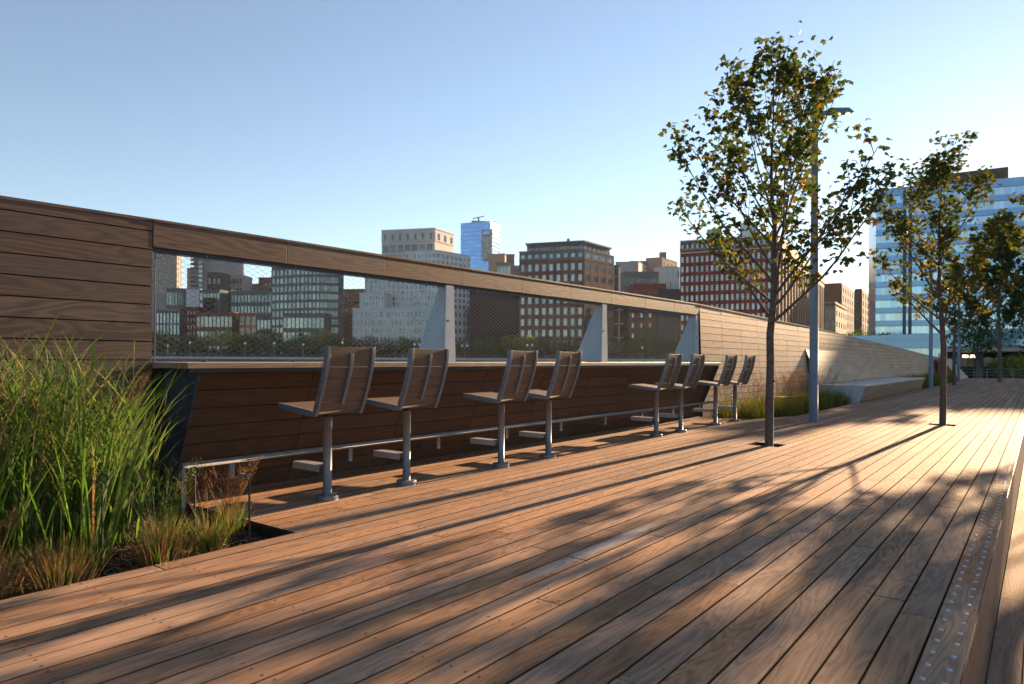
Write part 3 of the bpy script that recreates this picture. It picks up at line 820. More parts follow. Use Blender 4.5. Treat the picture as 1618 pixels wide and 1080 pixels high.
def plume(g, p, az, ln, r, mi=1):
    """thin stalk with an airy seed head"""
    d = Vector((math.cos(az) * .22, math.sin(az) * .22, 1)).normalized(); q = p.copy(); pts = [q.copy()]
    for i in range(6):
        d = (d + Vector((math.cos(az) * .05, math.sin(az) * .05, 0))).normalized(); q = q + d * ln / 6; pts.append(q.copy())
    g.tube(pts, .0013, 3, mi, cap=False)
    for k in range(20):
        s = r.uniform(.72, 1); j = min(5, int(s * 6)); a0 = pts[j].lerp(pts[j + 1], s * 6 - j)
        a = r.random() * 6.28; l = r.uniform(.03, .10) * (1.5 - s)
        e = a0 + Vector((math.cos(a) * .7, math.sin(a) * .7, .9)) * l
        g.tube([a0, e], .0006, 3, mi, cap=False)
        g.add([e + Vector((-.002, 0, 0)), e + Vector((.002, 0, .002)), e + Vector((0, .001, .009))], [(0, 1, 2)], mi)
# tall switchgrass
r = random.Random(3)
cl = [(-4.38, 1.30), (-4.6, 1.6), (-4.95, 1.9), (-4.6, 1.9), (-4.32, 1.02), (-4.7, 1.1), (-5.1, 1.5), (-4.4, .7), (-4.9, .7), (-4.3, 1.6), (-4.25, .8)]
g = MB()
for cx, cy in cl:
    near = 1 if cy < 1.7 else .78
    for k in range(66):
        a = r.random() * 6.28; rr = abs(r.gauss(0, .10)); p = Vector((cx + rr * math.cos(a), cy + rr * math.sin(a), -.07))
        blade(g, p, a + r.uniform(-.6, .6), r.uniform(.45, 1.28) * near, r.uniform(.008, .019), r, r.uniform(.03, .42), r.uniform(.2, 2.0), 0 if r.random() < .93 else 1, 9)
    for k in range(26):   # stems with side leaves
        a = r.random() * 6.28; rr = abs(r.gauss(0, .09)); p = Vector((cx + rr * math.cos(a), cy + rr * math.sin(a), -.07))
        ln = r.uniform(.8, 1.25) * near; az = r.random() * 6.28; le = r.uniform(.02, .22)
        d = Vector((math.cos(az) * le, math.sin(az) * le, 1)).normalized()
        g.tube([p, p + d * ln], [.0026, .0014], 3, 0, cap=False)
        for s in (.35, .5, .65, .78, .9):
            blade(g, p + d * ln * s, r.random() * 6.28, r.uniform(.22, .5), r.uniform(.007, .012), r, r.uniform(.5, 1.1), r.uniform(.6, 1.8), 0, 6)
        if r.random() < .28: plume(g, p + d * ln * .7, az, r.uniform(.25, .5), r)
tag(g.build('tall_grass', [F_grass, F_straw]), 'tall green switchgrass with reddish seed plumes filling the near bed', 'grass', kind='stuff')
def tuft(x, y, lb, nb, h, mats, seed, sp=.04, stalk=0, red=.3):
    r = random.Random(seed); g = MB()
    for k in range(nb):
        a = r.random() * 6.28; rr = abs(r.gauss(0, sp)); p = Vector((rr * math.cos(a), rr * math.sin(a), 0))
        blade(g, p, a + r.uniform(-.4, .4), r.uniform(.4, 1) * h, r.uniform(.002, .0042), r, r.uniform(.1, .7), r.uniform(.1, .9), 1 if r.random() < red else 0, 5)
    for k in range(stalk):
        a = r.random() * 6.28; plume(g, Vector((0, 0, 0)), a, r.uniform(1.2, 2.0) * h, r, 1)
    o = g.build('grass_tuft', mats, None); o.location = (x, y, -.065)
    tag(o, lb, 'grass tuft', 'low grass tufts at the bed edge')
tuft(-3.93, 2.12, 'fresh green grass tuft near the corner of the near bed, left one of the pair', 420, .26, [F_grass, F_red], 1, .045, 10, .3)
tuft(-4.22, 2.40, 'upright green tuft with tall russet stalks closest to the bed corner', 380, .27, [F_grass, F_red], 2, .04, 26, .35)
tuft(-3.86, 1.80, 'russet brown tuft beside the deck boards, between the green pair and the tall grass', 520, .27, [F_red, F_grass], 3, .06, 12, .35)
tuft(-4.10, 1.92, 'reddish tuft standing behind the russet brown one', 420, .30, [F_red, F_grass], 4, .05, 16, .4)
tuft(-3.84, 1.30, 'dry reddish tuft at the foot of the tall grass nearest the deck edge', 520, .30, [F_red, F_grass], 5, .06, 8, .3)
tuft(-3.92, 1.02, 'dry straw coloured tuft at the left edge of the picture', 420, .30, [F_straw, F_red], 6, .06, 6, .4)
# second bed: dense low grass with seed stalks
r = random.Random(9); g = MB()
for k in range(330):
    px_ = r.uniform(-5.15, -4.0); py_ = r.uniform(13.0, 20.0)
    if py_ < 14.4 and px_ > -4.25: continue
    hh = r.uniform(.28, .55)
    for b in range(34):
        a = r.random() * 6.28
        blade(g, Vector((px_ + r.gauss(0, .05), py_ + r.gauss(0, .05), -.07)), a, hh * r.uniform(.5, 1.1), .006, r, r.uniform(.1, .6), r.uniform(.2, 1), 0 if r.random() < .8 else 1, 4)
    if r.random() < .35:
        for b in range(3): plume(g, Vector((px_, py_, -.05)), r.random() * 6.28, r.uniform(.6, 1.05), r, 1)
F_grass2 = foliage('grass_olive', [(.05, .085, .018), (.08, .12, .02), (.12, .15, .03), (.06, .08, .02), (.14, .13, .04)], .4)
tag(g.build('low_grass', [F_grass2, F_red]), 'low olive grasses with brown stalks in the bed beyond the stools', 'grass', kind='stuff')
g = MB()
for k in range(120):
    px_ = r.uniform(-5.0, -3.85); py_ = r.uniform(32.5, 47)
    for b in range(26):
        blade(g, Vector((px_ + r.gauss(0, .07), py_ + r.gauss(0, .07), -.07)), r.random() * 6.28, r.uniform(.3, .7), .009, r, r.uniform(.1, .6), r.uniform(.2, 1), 0, 4)
tag(g.build('low_grass', [F_grass2, F_red]), 'dark low grasses in the shaded bed past the bench', 'grass', kind='stuff')
# ring-top stakes and cords
def stake(x, y, h_, lb):
    t = thing('garden_stake', (x, y, -.08), lb, 'stake', 'ring topped stakes in the beds')
    g = MB(); g.tube([(0, 0, 0), (0, 0, h_)], .0065, 8); g.build('rod', M_dsteel, t)
    g = MB(); pts = [(.0, .026 * math.cos(k * math.pi / 7), h_ + .026 + .026 * math.sin(k * math.pi / 7)) for k in range(15)]
    g.tube(pts, .006, 6); g.build('ring', M_dsteel, t); return t
stake(-3.84, 2.33, .43, 'black ring topped stake at the bed corner with a cord clamp')
stake(-4.02, 2.08, .47, 'black ring topped stake among the russet stalks')
stake(-4.0, 1.56, .50, 'black stake half hidden in the tall grass')
stake(-4.30, 14.2, .45, 'black stake with cord behind the nearest tree')
stake(-4.75, 13.1, .45, 'black stake beside the farthest bar stool')
stake(-4.15, 16.4, .45, 'black stake in the olive grass left of the lamp post')
def cord(a, b, lb, sag=.05):
    g = MB(); a, b = Vector(a), Vector(b)
    pts = [a.lerp(b, k / 10) - Vector((0, 0, sag * 4 * (k / 10) * (1 - k / 10))) for k in range(11)]
    g.tube(pts, .004, 6); tag(g.build('cord', M_wire), lb, 'cord')
cord((-4.75, 13.1, .39), (-4.30, 14.2, .39), 'thin cord beside the farthest bar stool', .05)
cord((-4.30, 14.2, .39), (-4.15, 16.4, .40), 'thin sunlit cord between stakes in the olive grass', .06)
g = MB(); g.box(-.05, .01, -.012, .012, -.012, .012); g.tube([(-.05, 0, 0), (-.075, 0, -.02)], .008, 6)
o = g.build('cord_clamp', M_steel); o.location = (-3.865, 2.32, .375); tag(o, 'small shiny clamp on the stake at the bed corner', 'clamp')

# ================================================================== THE CITY
G_teal = glass('glass_teal', (.07, .12, .13), (.22, .31, .32), .15, 1, .2, .45)
G_win = glass('glass_deep_teal', (.025, .05, .055), (.11, .17, .18), .12, 1, .2, .4)
G_blue = glass('glass_blue', (.05, .17, .36), (.09, .25, .46), .06, 1, .75, .3)
G_blue2 = glass('glass_office', (.22, .34, .44), (.36, .46, .52), .08, 1, .65, .4)
G_dark = glass('glass_dark', (.015, .022, .03), (.05, .07, .08), .12, 1, .3, .3)
G_pale = glass('glass_pale', (.10, .16, .18), (.26, .32, .33), .15, 1, .4, .5)
M_wf = plain('window_frame', (.25, .26, .25), .6)
def bm(n, c, v=.1): return plain(n, c, .85, 0, .25, v, .15)
B_stone = bm('stone', (0.390, 0.381, 0.372)); B_grey = bm('grey_render', (0.217, 0.217, 0.225)); B_white = bm('white_stone', (0.480, 0.499, 0.510)); B_warm = bm('warm_stone', (0.211, 0.180, 0.155))
B_brick = bm('brick_brown', (0.119, 0.055, 0.044)); B_red = bm('brick_red', (0.150, 0.018, 0.015)); B_orange = bm('brick_orange', (0.279, 0.081, 0.043)); B_dark = bm('dark_cladding', (0.012, 0.016, 0.030)); B_tealm = bm('teal_metal', (0.055, 0.095, 0.105))
B_brown = bm('brown_stone', (0.081, 0.053, 0.043)); B_bluem = plain('blue_spandrel', (.13, .25, .42), .18, .55, .8, .1, .15); B_maroon = bm('maroon_panel', (0.093, 0.015, 0.022)); B_slate = bm('slate_metal', (0.077, 0.092, 0.109)); B_tan = bm('tan_brick', (0.223, 0.155, 0.112)); B_black = bm('black_cladding', (0.007, 0.008, 0.011))
PANE = {}
def pane_mesh(gm, kind):
    k = (gm.name, kind)
    if k in PANE: return PANE[k]
    g = MB(); g.box(-.5, .5, .10, .16, -.5, .5, 0)
    if kind != 'plain':
        e = .05
        for x0, x1, z0, z1 in ((-.5, .5, -.5, -.5 + e), (-.5, .5, .5 - e, .5), (-.5, -.5 + e, -.5 + e, .5 - e), (.5 - e, .5, -.5 + e, .5 - e)): g.box(x0, x1, .05, .098, z0, z1, 1)
        if kind == 'double': g.box(-.03, .03, .05, .098, -.5 + e, .5 - e, 1)
        if kind == 'sash': g.box(-.5 + e, .5 - e, .05, .098, -.02, .02, 1)
    PANE[k] = g.mesh('window', [gm, M_wf]); return PANE[k]
class Building:
    def __init__(s, origin, label, cat='building', group='buildings across the river', name='building'):
        s.o = origin; s.t = thing(name, (origin.x, origin.y, 0), label, cat, group); s.wins = []; s.wall = {}; s.roof = MB(); s.roofm = None
    def L(s, p): return (p[0] - s.o.x, p[1] - s.o.y)
    def vol(s, pts, depth, z0, z1, mat, fac=(), gm=G_teal, kind='plain', spm=None, roofm=None, parapet=.0, rel=.35):
        """pts: visible plan polyline left to right; fac: per segment (cols, rows, wf, hf[, first z, last z])"""
        P = [Vector(p) for p in pts]
        if len(P) == 2:
            d = (P[1] - P[0]).normalized(); n = Vector((-d.y, d.x)) * depth
            foot = [P[0], P[1], P[1] + n, P[0] + n]
        else:
            foot = P + [P[0] + (P[-1] - P[-2])]
        ctr = sum(foot, Vector((0, 0))) / len(foot)
        key = mat.name; g = s.wall.setdefault(key, (MB(), mat))[0]
        g.poly([s.L(p) for p in foot], z0, z1)
        big = [p + (p - ctr).normalized() * .45 for p in foot]
        s.roof.poly([s.L(p) for p in big], z1 + .003, z1 + .6)
        s.roofm = roofm or s.roofm or mat
        for (A, B), f in zip(zip(P, P[1:]), fac):
            if not f: continue
            cols, rows, wf, hf = f[:4]
            za = f[4] if len(f) > 4 else z0; zb = f[5] if len(f) > 5 else z1 - .8
            W = (B - A).length; dx = (B - A) / W; nn = Vector((dx.y, -dx.x)); ang = math.atan2(dx.y, dx.x)
            cw, rh = W / cols, (zb - za) / rows
            gs = g if spm is None else s.wall.setdefault(spm.name, (MB(), spm))[0]
            def rib(x0, x1, z0_, z1_, dep, gg):
                a = A + dx * x0; b = A + dx * x1
                q = [a + nn * dep, b + nn * dep, b + nn * .0, a + nn * .0]
                gg.poly([s.L(p) for p in q], z0_, z1_)
            for c in range(cols + 1):
                w2 = cw * (1 - wf) / 2
                x0, x1 = max(0, c * cw - w2), min(W, c * cw + w2)
                rib(x0, x1, za, zb, rel, g)
            for q in range(rows + 1):
                h2 = rh * (1 - hf) / 2
                rib(0.01, W - .01, max(za, za + q * rh - h2), min(zb + .3, za + q * rh + h2), rel - .03, gs)
            for c in range(cols):
                for q in range(rows):
                    ce = A + dx * (c + .5) * cw; zc = za + (q + .5) * rh
                    s.wins.append((ce.length, ce, zc, ang, cw * wf * 1.02, rh * hf * 1.02, gm, kind))
    def part(s, name, g, mat, parent=None): return g.build(name, mat, s.t)
    def done(s):
        mx = [w_ for w_ in s.wins]
        mx.sort(key=lambda w_: w_[0] / max(.3, w_[4] * w_[5]) ** .5)
        for w_ in mx[:100]:
            _, ce, zc, ang, cw, ch, gm, kind = w_
            o = bpy.data.objects.new('window', pane_mesh(gm, kind)); COL.objects.link(o); o.parent = s.t
            l = s.L(ce); n_ = Vector((math.sin(ang), -math.cos(ang)))
            o.location = (l[0] + n_.x * .22, l[1] + n_.y * .22, zc); o.rotation_euler = (0, 0, ang); o.scale = (cw, 1, ch)
        byk = {}
        for w_ in mx[100:]: byk.setdefault((w_[6].name, w_[7]), []).append(w_)
        for (gn, kind), ws in byk.items():
            g = MB()
            pm = pane_mesh(ws[0][6], kind); pv = [v.co.copy() for v in pm.vertices]; pf = [(tuple(p.vertices), p.material_index) for p in pm.polygons]
            for _, ce, zc, ang, cw, ch, gm, kd in ws:
                l = s.L(ce); n_ = Vector((math.sin(ang), -math.cos(ang)))
                Mx = Matrix.Translation((l[0] + n_.x * .22, l[1] + n_.y * .22, zc)) @ Matrix.Rotation(ang, 4, 'Z') @ Matrix.Diagonal((cw, 1, ch, 1))
                b = len(g.v); g.v += [tuple(Mx @ v) for v in pv]
                for f, mi in pf: g.f.append([b + i for i in f]); g.m.append(mi)
            o = g.build('windows', [ws[0][6], M_wf], s.t); o['kind'] = 'stuff'
        for g, mat in s.wall.values():
            if g.v: g.build('wall', mat, s.t)
        if s.roof.v: s.roof.build('roof', s.roofm, s.t)
        return s.t
BZ = .6
def simple(label, us, vtop, depth, mat, fac, gm=G_teal, kind='plain', uref=0, spm=None, roofm=None, rel=.35, group='buildings across the river', z0=None):
    pts = [sv(u, d) for u, d in us]
    b = Building(pts[0], label, group=group)
    z1 = hz(us[uref][0], vtop, us[uref][1])
    b.vol([tuple(p) for p in pts], depth, BZ if z0 is None else z0, z1, mat, fac, gm, kind, spm, roofm, rel=rel)
    return b, z1
S = simple
b, _ = S('tall warm stone apartment tower at the left end of the first opening', [(236, 620), (278, 600), (286, 650)], 386, 25, B_warm, [(9, 24, .55, .62), (2, 24, .4, .6)], G_dark, uref=1); b.done()
b, _ = S('narrow pinkish brick tower just left of the concrete tower', [(295, 575), (306, 575)], 424, 15, B_tan, [(3, 12, .5, .5)], G_dark); b.done()
# concrete tower with balconies
b, z1 = S('bare concrete tower with stacked balconies on its left corner', [(305, 520), (354, 512)], 401, 22, B_grey, [None])
for k in range(20):
    z = z1 - 1.5 - k * 3.3; g = MB(); p = sv(301, 518)
    q0 = b.L(sv(300, 516)); q1 = b.L(sv(311, 516)); q2 = b.L(sv(311, 524)); q3 = b.L(sv(300, 524))
    g.poly([q0, q1, q2, q3], z, z + 1.0); b.part('balcony', g, B_slate)
b.vol([tuple(sv(u, 512)) for u in (312, 320)], .6, 30, z1 - 1, B_tealm, [(1, 14, .8, .7, 30, z1 - 2)], G_teal); b.done()
b, _ = S('dark box shaped building in front of the concrete tower', [(327, 480), (349, 480)], 431, 15, B_dark, [(3, 6, .5, .4)], G_dark); b.done()
b, _ = S('grey gridded office block right of the concrete tower', [(349, 500), (383, 500)], 435, 18, B_grey, [(6, 9, .68, .5)], G_dark); b.done()
b, _ = S('low green roofed block behind the roof gardens', [(380, 520), (408, 520)], 449, 18, B_slate, [None]); b.done()
b, _ = S('plain brown slab left of the big glass tower', [(408, 520), (430, 520)], 439, 18, B_brown, [(3, 8, .3, .3)], G_dark); b.done()
b, _ = S('grey rendered building behind the low teal block at the far left', [(236, 428), (264, 428)], 467, 15, B_grey, [None]); b.done()
b, _ = S('stepped building with tall teal window strips', [(262, 425), (280, 425), (294, 428)], 456, 15, B_slate, [(4, 4, .72, .75), (3, 4, .72, .75)], G_teal); b.done()
b, _ = S('blank white party wall between teal glass buildings', [(293.5, 422), (316, 422)], 458, 15, B_white, [None]); b.done()
b, _ = S('low block with pale vertical window strips above the trees, far left', [(246, 398), (284, 398)], 491, 14, B_slate, [(7, 4, .62, .86)], G_pale); b.done()
b, _ = S('maroon panelled block above the trees', [(284.5, 402), (314, 402)], 486, 14, B_maroon, [(6, 7, .5, .5)], G_dark); b.done()
b, _ = S('teal glazed building with a dark roof terrace recess', [(315, 412), (347, 410)], 459, 16, B_tealm, [(6, 7, .82, .72)], G_teal); 
g = MB(); z = hz(331, 494, 409); g.poly([b.L(sv(321, 408)), b.L(sv(339, 408)), b.L(sv(339, 412)), b.L(sv(321, 412))], z, z + 9); b.part('terrace', g, B_black); b.done()
b, _ = S('dark recessed glass bay between teal buildings', [(347.5, 420), (364, 420)], 458, 16, B_black, [(3, 7, .8, .7)], G_dark); b.done()
b, _ = S('long teal glazed building with dark floor bands beside the big glass tower', [(364, 416), (428, 412)], 461, 16, B_tealm, [(12, 6, .7, .62)], G_teal); b.done()
b, _ = S('low brick base with groups of pale windows', [(310, 392), (367, 390)], 494, 10, B_brick, [(9, 3, .78, .72)], G_pale, 'double'); b.done()
b, _ = S('dark block faced with an orange brick grid', [(378, 389), (405, 389)], 496, 10, B_orange, [(3, 4, .78, .82)], G_dark); b.done()
b, _ = S('low grey glazed pavilion left of the big glass tower', [(405.5, 388), (433, 388)], 500, 12, B_slate, [(5, 3, .8, .7)], G_pale); b.done()
b, _ = S('big rounded glass apartment tower with dark floor bands', [(429, 384), (474, 375), (505, 373), (534, 376), (541, 390)], 420, 20, B_slate, [(7, 11, .9, .68), (5, 11, .86, .68), (5, 11, .9, .68), (2, 11, .3, .6)], G_teal, uref=1, rel=.5)
b.vol([tuple(sv(439, 392)), tuple(sv(520, 392))], 10, 40, hz(480, 413, 392), B_slate, [None]); b.done()
b, _ = S('low glass wing at the foot of the big glass tower', [(447, 366), (512, 364)], 496, 12, B_slate, [(10, 3, .85, .7)], G_pale); b.done()
b, _ = S('dark brown building right of the big glass tower', [(512, 402), (560, 402)], 497, 14, B_brown, [None]); b.done()
b, _ = S('blackish building with punched windows behind the brown one', [(534, 440), (580, 436)], 458, 14, B_brown, [(8, 9, .45, .4)], G_dark); b.done()
# white stone stepped building
p0 = sv(557, 372)
b = Building(p0, 'large stepped white stone apartment building behind the first steel post')
b.vol([tuple(sv(557, 372)), tuple(sv(716, 366)), tuple(sv(742, 380))], 20, BZ, hz(640, 488, 370), B_white, [(26, 6, .56, .62), (4, 6, .5, .6)], G_win, 'plain')
b.vol([tuple(sv(568, 378)), tuple(sv(607, 376))], 12, 20, hz(580, 464, 378), B_white, [(8, 2, .5, .7, 30)], G_win)
b.vol([tuple(sv(576, 388)), tuple(sv(668, 384))], 25, 20, hz(600, 420, 386), B_white, [(13, 9, .5, .72, 24)], G_win)
b.vol([tuple(sv(655, 376)), tuple(sv(700, 374))], 12, 20, hz(680, 463, 375), B_white, [(9, 3, .6, .7, 26)], G_win)
b.vol([tuple(sv(640, 388)), tuple(sv(688, 382)), tuple(sv(742, 402))], 22, 20, hz(688, 396, 382), B_white, [(8, 10, .5, .62, 26), (8, 10, .5, .6, 26)], G_win)
b.vol([tuple(sv(602, 404)), tuple(sv(686, 396)), tuple(sv(716, 415))], 30, 50, hz(686, 361, 396), B_stone, [(7, 1, .32, .68, hz(686, 380, 396) , hz(686, 365, 396)), (3, 1, .4, .68, hz(686, 380, 396), hz(686, 365, 396))], G_dark)
b.vol([tuple(sv(603.5, 403)), tuple(sv(684, 395.5))], 2, 62, hz(686, 384, 396), B_stone, [(7, 1, .8, .8, hz(686, 397, 396), hz(686, 383.5, 396))], G_dark)
for k, (u, d_) in enumerate(((628, 386), (640, 386), (652, 386))):
    pass
b.done()
# blue glass tower
p0 = sv(727, 700); b = Building(p0, 'tall slim blue glass tower on the skyline')
zt_ = hz(774, 350.5, 690)
b.vol([tuple(sv(727, 700)), tuple(sv(774, 688)), tuple(sv(789, 715))], 30, BZ, zt_, B_bluem, [(14, 34, .93, .86), (6, 34, .93, .86)], G_blue, rel=.15)
b.vol([tuple(sv(759.5, 686)), tuple(sv(776.5, 684))], 3, hz(765, 411, 690), hz(765, 364, 690), B_slate, [(6, 14, .7, .7)], G_teal, rel=.2)
b.vol([tuple(sv(762, 683.5)), tuple(sv(774, 682))], 1, hz(765, 373, 690), hz(765, 366, 690), B_slate, [(1, 1, .9, .8, hz(765, 373, 690), hz(765, 366, 690))], G_blue, rel=.2)
g = MB(); a, c = sv(742, 705), sv(765, 705); z = zt_ + .6; g.poly([b.L(sv(744, 700)), b.L(sv(782, 705)), b.L(sv(782, 715)), b.L(sv(744, 710))], z, z + 3); b.part('plant_room', g, B_slate)
g = MB(); g.bar((*b.L(sv(746, 705)), z + 6), (*b.L(sv(764, 705)), z + 8.5), .8, .8); g.bar((*b.L(sv(755, 705)), z + 3), (*b.L(sv(755, 705)), z + 7), 1.2, 1.2); b.part('roof_crane', g, B_slate); b.done()
b, _ = S('beige block tucked right of the blue tower', [(771, 610), (797, 605), (799, 625)], 401, 15, B_tan, [None, None], uref=1); b.done()
b, _ = S('dark upper box right of the beige block', [(797, 640), (812, 640)], 402, 12, B_brown, [None]); b.done()
b, _ = S('small grey glazed block below the beige one', [(784, 560), (806, 560)], 415, 14, B_slate, [(4, 6, .7, .7)], G_pale); b.done()
b, _ = S('low dark roof left of the cornice of the brick hotel', [(805, 590), (822, 590)], 420, 14, B_slate, [None]); b.done()
b, z1 = S('windowless navy clad block behind the mesh', [(741.5, 372), (820, 368)], 452, 20, B_dark, [None])
g = MB()
for k in range(1, 14):
    z = BZ + (z1 - BZ) * k / 14; p_, q_ = b.L(sv(741.5, 372)), b.L(sv(820, 368)); g.bar((p_[0] + .1, p_[1] - .1, z), (q_[0] + .1, q_[1] - .1, z), .3, .12)
b.part('cladding_joint', g, B_black); b.done()
# brick hotel
b, z1 = S('brown brick building with grey upper floors and a pergola roof', [(820, 360), (922, 350), (969, 374)], 409, 20, B_brick, [(9, 9, .50, .62), (4, 9, .62, .55)], G_pale, 'double', uref=1, roofm=B_slate)
b.vol([tuple(sv(820, 360.0)), tuple(sv(922, 350.0)), tuple(sv(969, 374.0))], 20, z1 + .65, hz(922, 394.5, 350), B_slate, [(9, 1, .5, .62), (4, 1, .62, .5)], G_pale, 'double')
zz = hz(922, 393.5, 350)
b.vol([tuple(sv(832, 363)), tuple(sv(920, 353)), tuple(sv(962, 376))], 20, zz, hz(922, 384, 352), B_slate, [(14, 1, .86, .8), (6, 1, .86, .8)], G_dark)
g = MB(); f_ = [sv(829, 361), sv(922, 350.5), sv(966, 374), sv(905, 390)]; zt_ = hz(922, 382.5, 352)
g.poly([b.L(p) for p in f_], zt_, zt_ + .9); b.part('roof_canopy', g, B_slate)
g = MB(); q = b.L(sv(897, 360)); g.tube([(*q, zt_), (*q, zt_ + 3.2)], .8, 8); b.part('chimney', g, B_slate); b.done()
b, _ = S('black framed building under the rail with pale floor slabs', [(963, 395), (994, 400)], 470, 14, B_black, [(1, 4, .9, .86)], G_dark)
for k in range(5):
    z = 6 + k * 8; g = MB(); g.bar((*b.L(sv(966, 393)), z), (*b.L(sv(985, 394)), z), .6, .5); b.part('slab_edge', g, B_white)
b.done()
b, _ = S('white framed fire escape stair beside the brick building', [(970, 398), (979, 400)], 420, 8, B_slate, [(2, 11, .7, .7)], G_dark)
g = MB(); q = b.L(sv(978, 396)); g.bar((*q, BZ), (*q, hz(978, 421, 396)), .7, .7); b.part('pipe', g, B_white); b.done()
b, _ = S('plain grey concrete block with lower wing behind the brick building', [(972, 520), (1008, 518), (1022, 545)], 414, 20, B_grey, [None, None], uref=1); b.done()
b, _ = S('slate glazed attic block on the skyline', [(995, 540), (1022, 540)], 413, 15, B_slate, [(6, 3, .8, .6, 65)], G_dark); b.done()
b, z1 = S('tan brick tower with a square roof turret', [(1020, 560), (1045, 554), (1069, 580)], 407, 20, B_tan, [(5, 12, .2, .3), (4, 12, .3, .3)], G_dark, uref=1)
b.vol([tuple(sv(1043, 560)), tuple(sv(1052, 560))], 5, z1, hz(1048, 399, 560), B_slate, [None]); b.done()
b, _ = S('pale gridded glass block below the turret tower', [(1052, 500), (1073, 505)], 421, 15, B_stone, [(5, 8, .75, .65)], G_teal); b.done()
b, _ = S('long low grey block with planted roof under the tan tower', [(985, 470), (1040, 470)], 430, 15, B_slate, [(10, 5, .7, .5)], G_dark); b.done()
b, _ = S('low red brick building with small windows above the rail', [(1000, 432), (1052, 432)], 449, 15, B_red, [(12, 6, .42, .4)], G_pale); b.done()
b, _ = S('low dark roofed shed beside the big red building', [(1040, 380), (1074, 380)], 458, 12, B_slate, [None]); b.done()
b, _ = S('plain brown brick warehouse seen through the last mesh bay', [(993, 392), (1075, 386)], 472, 14, B_brick, [(6, 6, .26, .42)], G_pale); b.done()
# big red building
zr = hz(1228, 371, 320)
b = Building(sv(1074, 340), 'large dark red brick building with rows of paired windows and a stone top')
rowh = (hz(1228, 390, 320) - BZ) / 11
b.vol([tuple(sv(1074, 340)), tuple(sv(1228, 320)), tuple(sv(1303, 486))], 20, BZ, hz(1228, 391, 320), B_red, [(19, 11, .50, .58), None], G_pale, 'sash', roofm=B_brown)
b.vol([tuple(sv(1074, 340)), tuple(sv(1228, 320)), tuple(sv(1303, 486))], 20, hz(1228, 391, 320) + .63, zr, B_brown, [(19, 1, .4, .6), None], G_pale, roofm=B_stone)
A, B = sv(1228, 320), sv(1303, 486); W_ = (B - A).length; dx = (B - A) / W_; nn = Vector((dx.y, -dx.x))
g = MB(); nb = 20
for k in range(nb + 1):
    c = A + dx * (W_ * k / nb); q = [c - dx * .9, c + dx * .9, c + dx * .9 + nn * 1.0, c - dx * .9 + nn * 1.0]
    g.poly([b.L(p) for p in (q[3], q[2], q[1], q[0])], BZ, zr - 8)
b.part('pier', g, B_tan)
for k in range(11):
    z = BZ + 2 + (zr - 10) * k / 11
    for c_ in range(nb):
        c = A + dx * (W_ * (c_ + .5) / nb); b.wins.append((c.length, c, z + 2.3, math.atan2(dx.y, dx.x), W_ / nb * .45, 3.2, G_dark, 'plain'))
g = MB(); f_ = [sv(1073, 338.5), sv(1228.6, 318), sv(1305, 488), sv(1290, 492), sv(1222, 332), sv(1076, 350)]
g.poly([b.L(p) for p in f_], zr - 4.6, zr - 3.8); b.part('cornice', g, B_tan)
for u0, u1, vt in ((1116, 1137, 364), (1168, 1196, 354)):
    zt_ = hz(u0, vt, 338); g = MB(); g.poly([b.L(sv(u0, 335)), b.L(sv(u1, 332)), b.L(sv(u1, 345)), b.L(sv(u0, 345))], zr + .6, zt_); b.part('roof_pavilion', g, G_teal)
b.done()
b, _ = S('brownish red building half hidden by the lamp post', [(1302, 420), (1329, 415), (1350, 470)], 448, 16, B_brick, [None, (6, 9, .5, .6)], G_dark, uref=1); b.done()
b, _ = S('smaller tan building with a bright projecting cornice', [(1303, 315), (1319, 312), (1337, 350)], 482, 12, B_tan, [(3, 5, .4, .5), (5, 5, .4, .5)], G_dark, uref=1)
g = MB(); zt_ = hz(1319, 482, 312); g.poly([b.L(p) for p in (sv(1302, 313), sv(1319.6, 309), sv(1339, 352), sv(1320, 360))], zt_ + .65, zt_ + 1.5); b.part('cornice', g, B_tan); b.done()
b, _ = S('brown stone building left of the blue offices', [(1350, 395), (1361, 390), (1386, 470)], 457, 14, B_brown, [(3, 9, .4, .5), (8, 9, .4, .7)], G_dark, uref=1); b.done()
# blue glass offices
QA, QB = sv(1383, 129), sv(1905, 109.3)
zq = hz(1383, 305.7, 129)
b = Building(QA, 'wide blue glass office building at the right with a wedge shaped roof', group='buildings at the end of the pier')
NQ = 13
b.vol([tuple(QA), tuple(QB)], 26, -1.2, zq, B_bluem, [(56, NQ, .965, .55, .9, zq - .2)], G_blue2, spm=B_bluem, rel=.18)
W_ = (QB - QA).length; dx = (QB - QA) / W_; nn = Vector((dx.y, -dx.x))
g = MB()
for k in range(NQ + 1):
    z = .9 + (zq - 1.1) * (k) / NQ - .48
    a, c = QA + nn * .25 - dx * .3, QB + nn * .25
    g.bar((*b.L(a), z), (*b.L(c), z), .22, .10)
b.part('floor_trim', g, B_stone)
g = MB()
for u in (1428.5, 1437.5):
    f = (u - 1383) / 522
    for _ in range(1):
        c = QA + dx * W_ * ((1 / 160 * 0) + 0) if False else None
    # plan point on the facade seen at u
    l = (u - 809) / 1079; ray = Vector((-SY + CY * l, CY + SY * l))
    den = ray.x * dx.y - ray.y * dx.x; tt = (QA.x * dx.y - QA.y * dx.x) / den; c = ray * tt
    g.poly([b.L(p) for p in (c - dx * .24, c + dx * .24, c + dx * .24 + nn * .6, c - dx * .24 + nn * .6)][::-1], -1.2, zq)
b.part('dark_pier', g, B_slate)
def onq(u, back=0.0):
    l = (u - 809) / 1079; ray = Vector((-SY + CY * l, CY + SY * l)); o_ = QA - nn * back
    den = ray.x * dx.y - ray.y * dx.x; tt = (o_.x * dx.y - o_.y * dx.x) / den; return ray * tt, tt
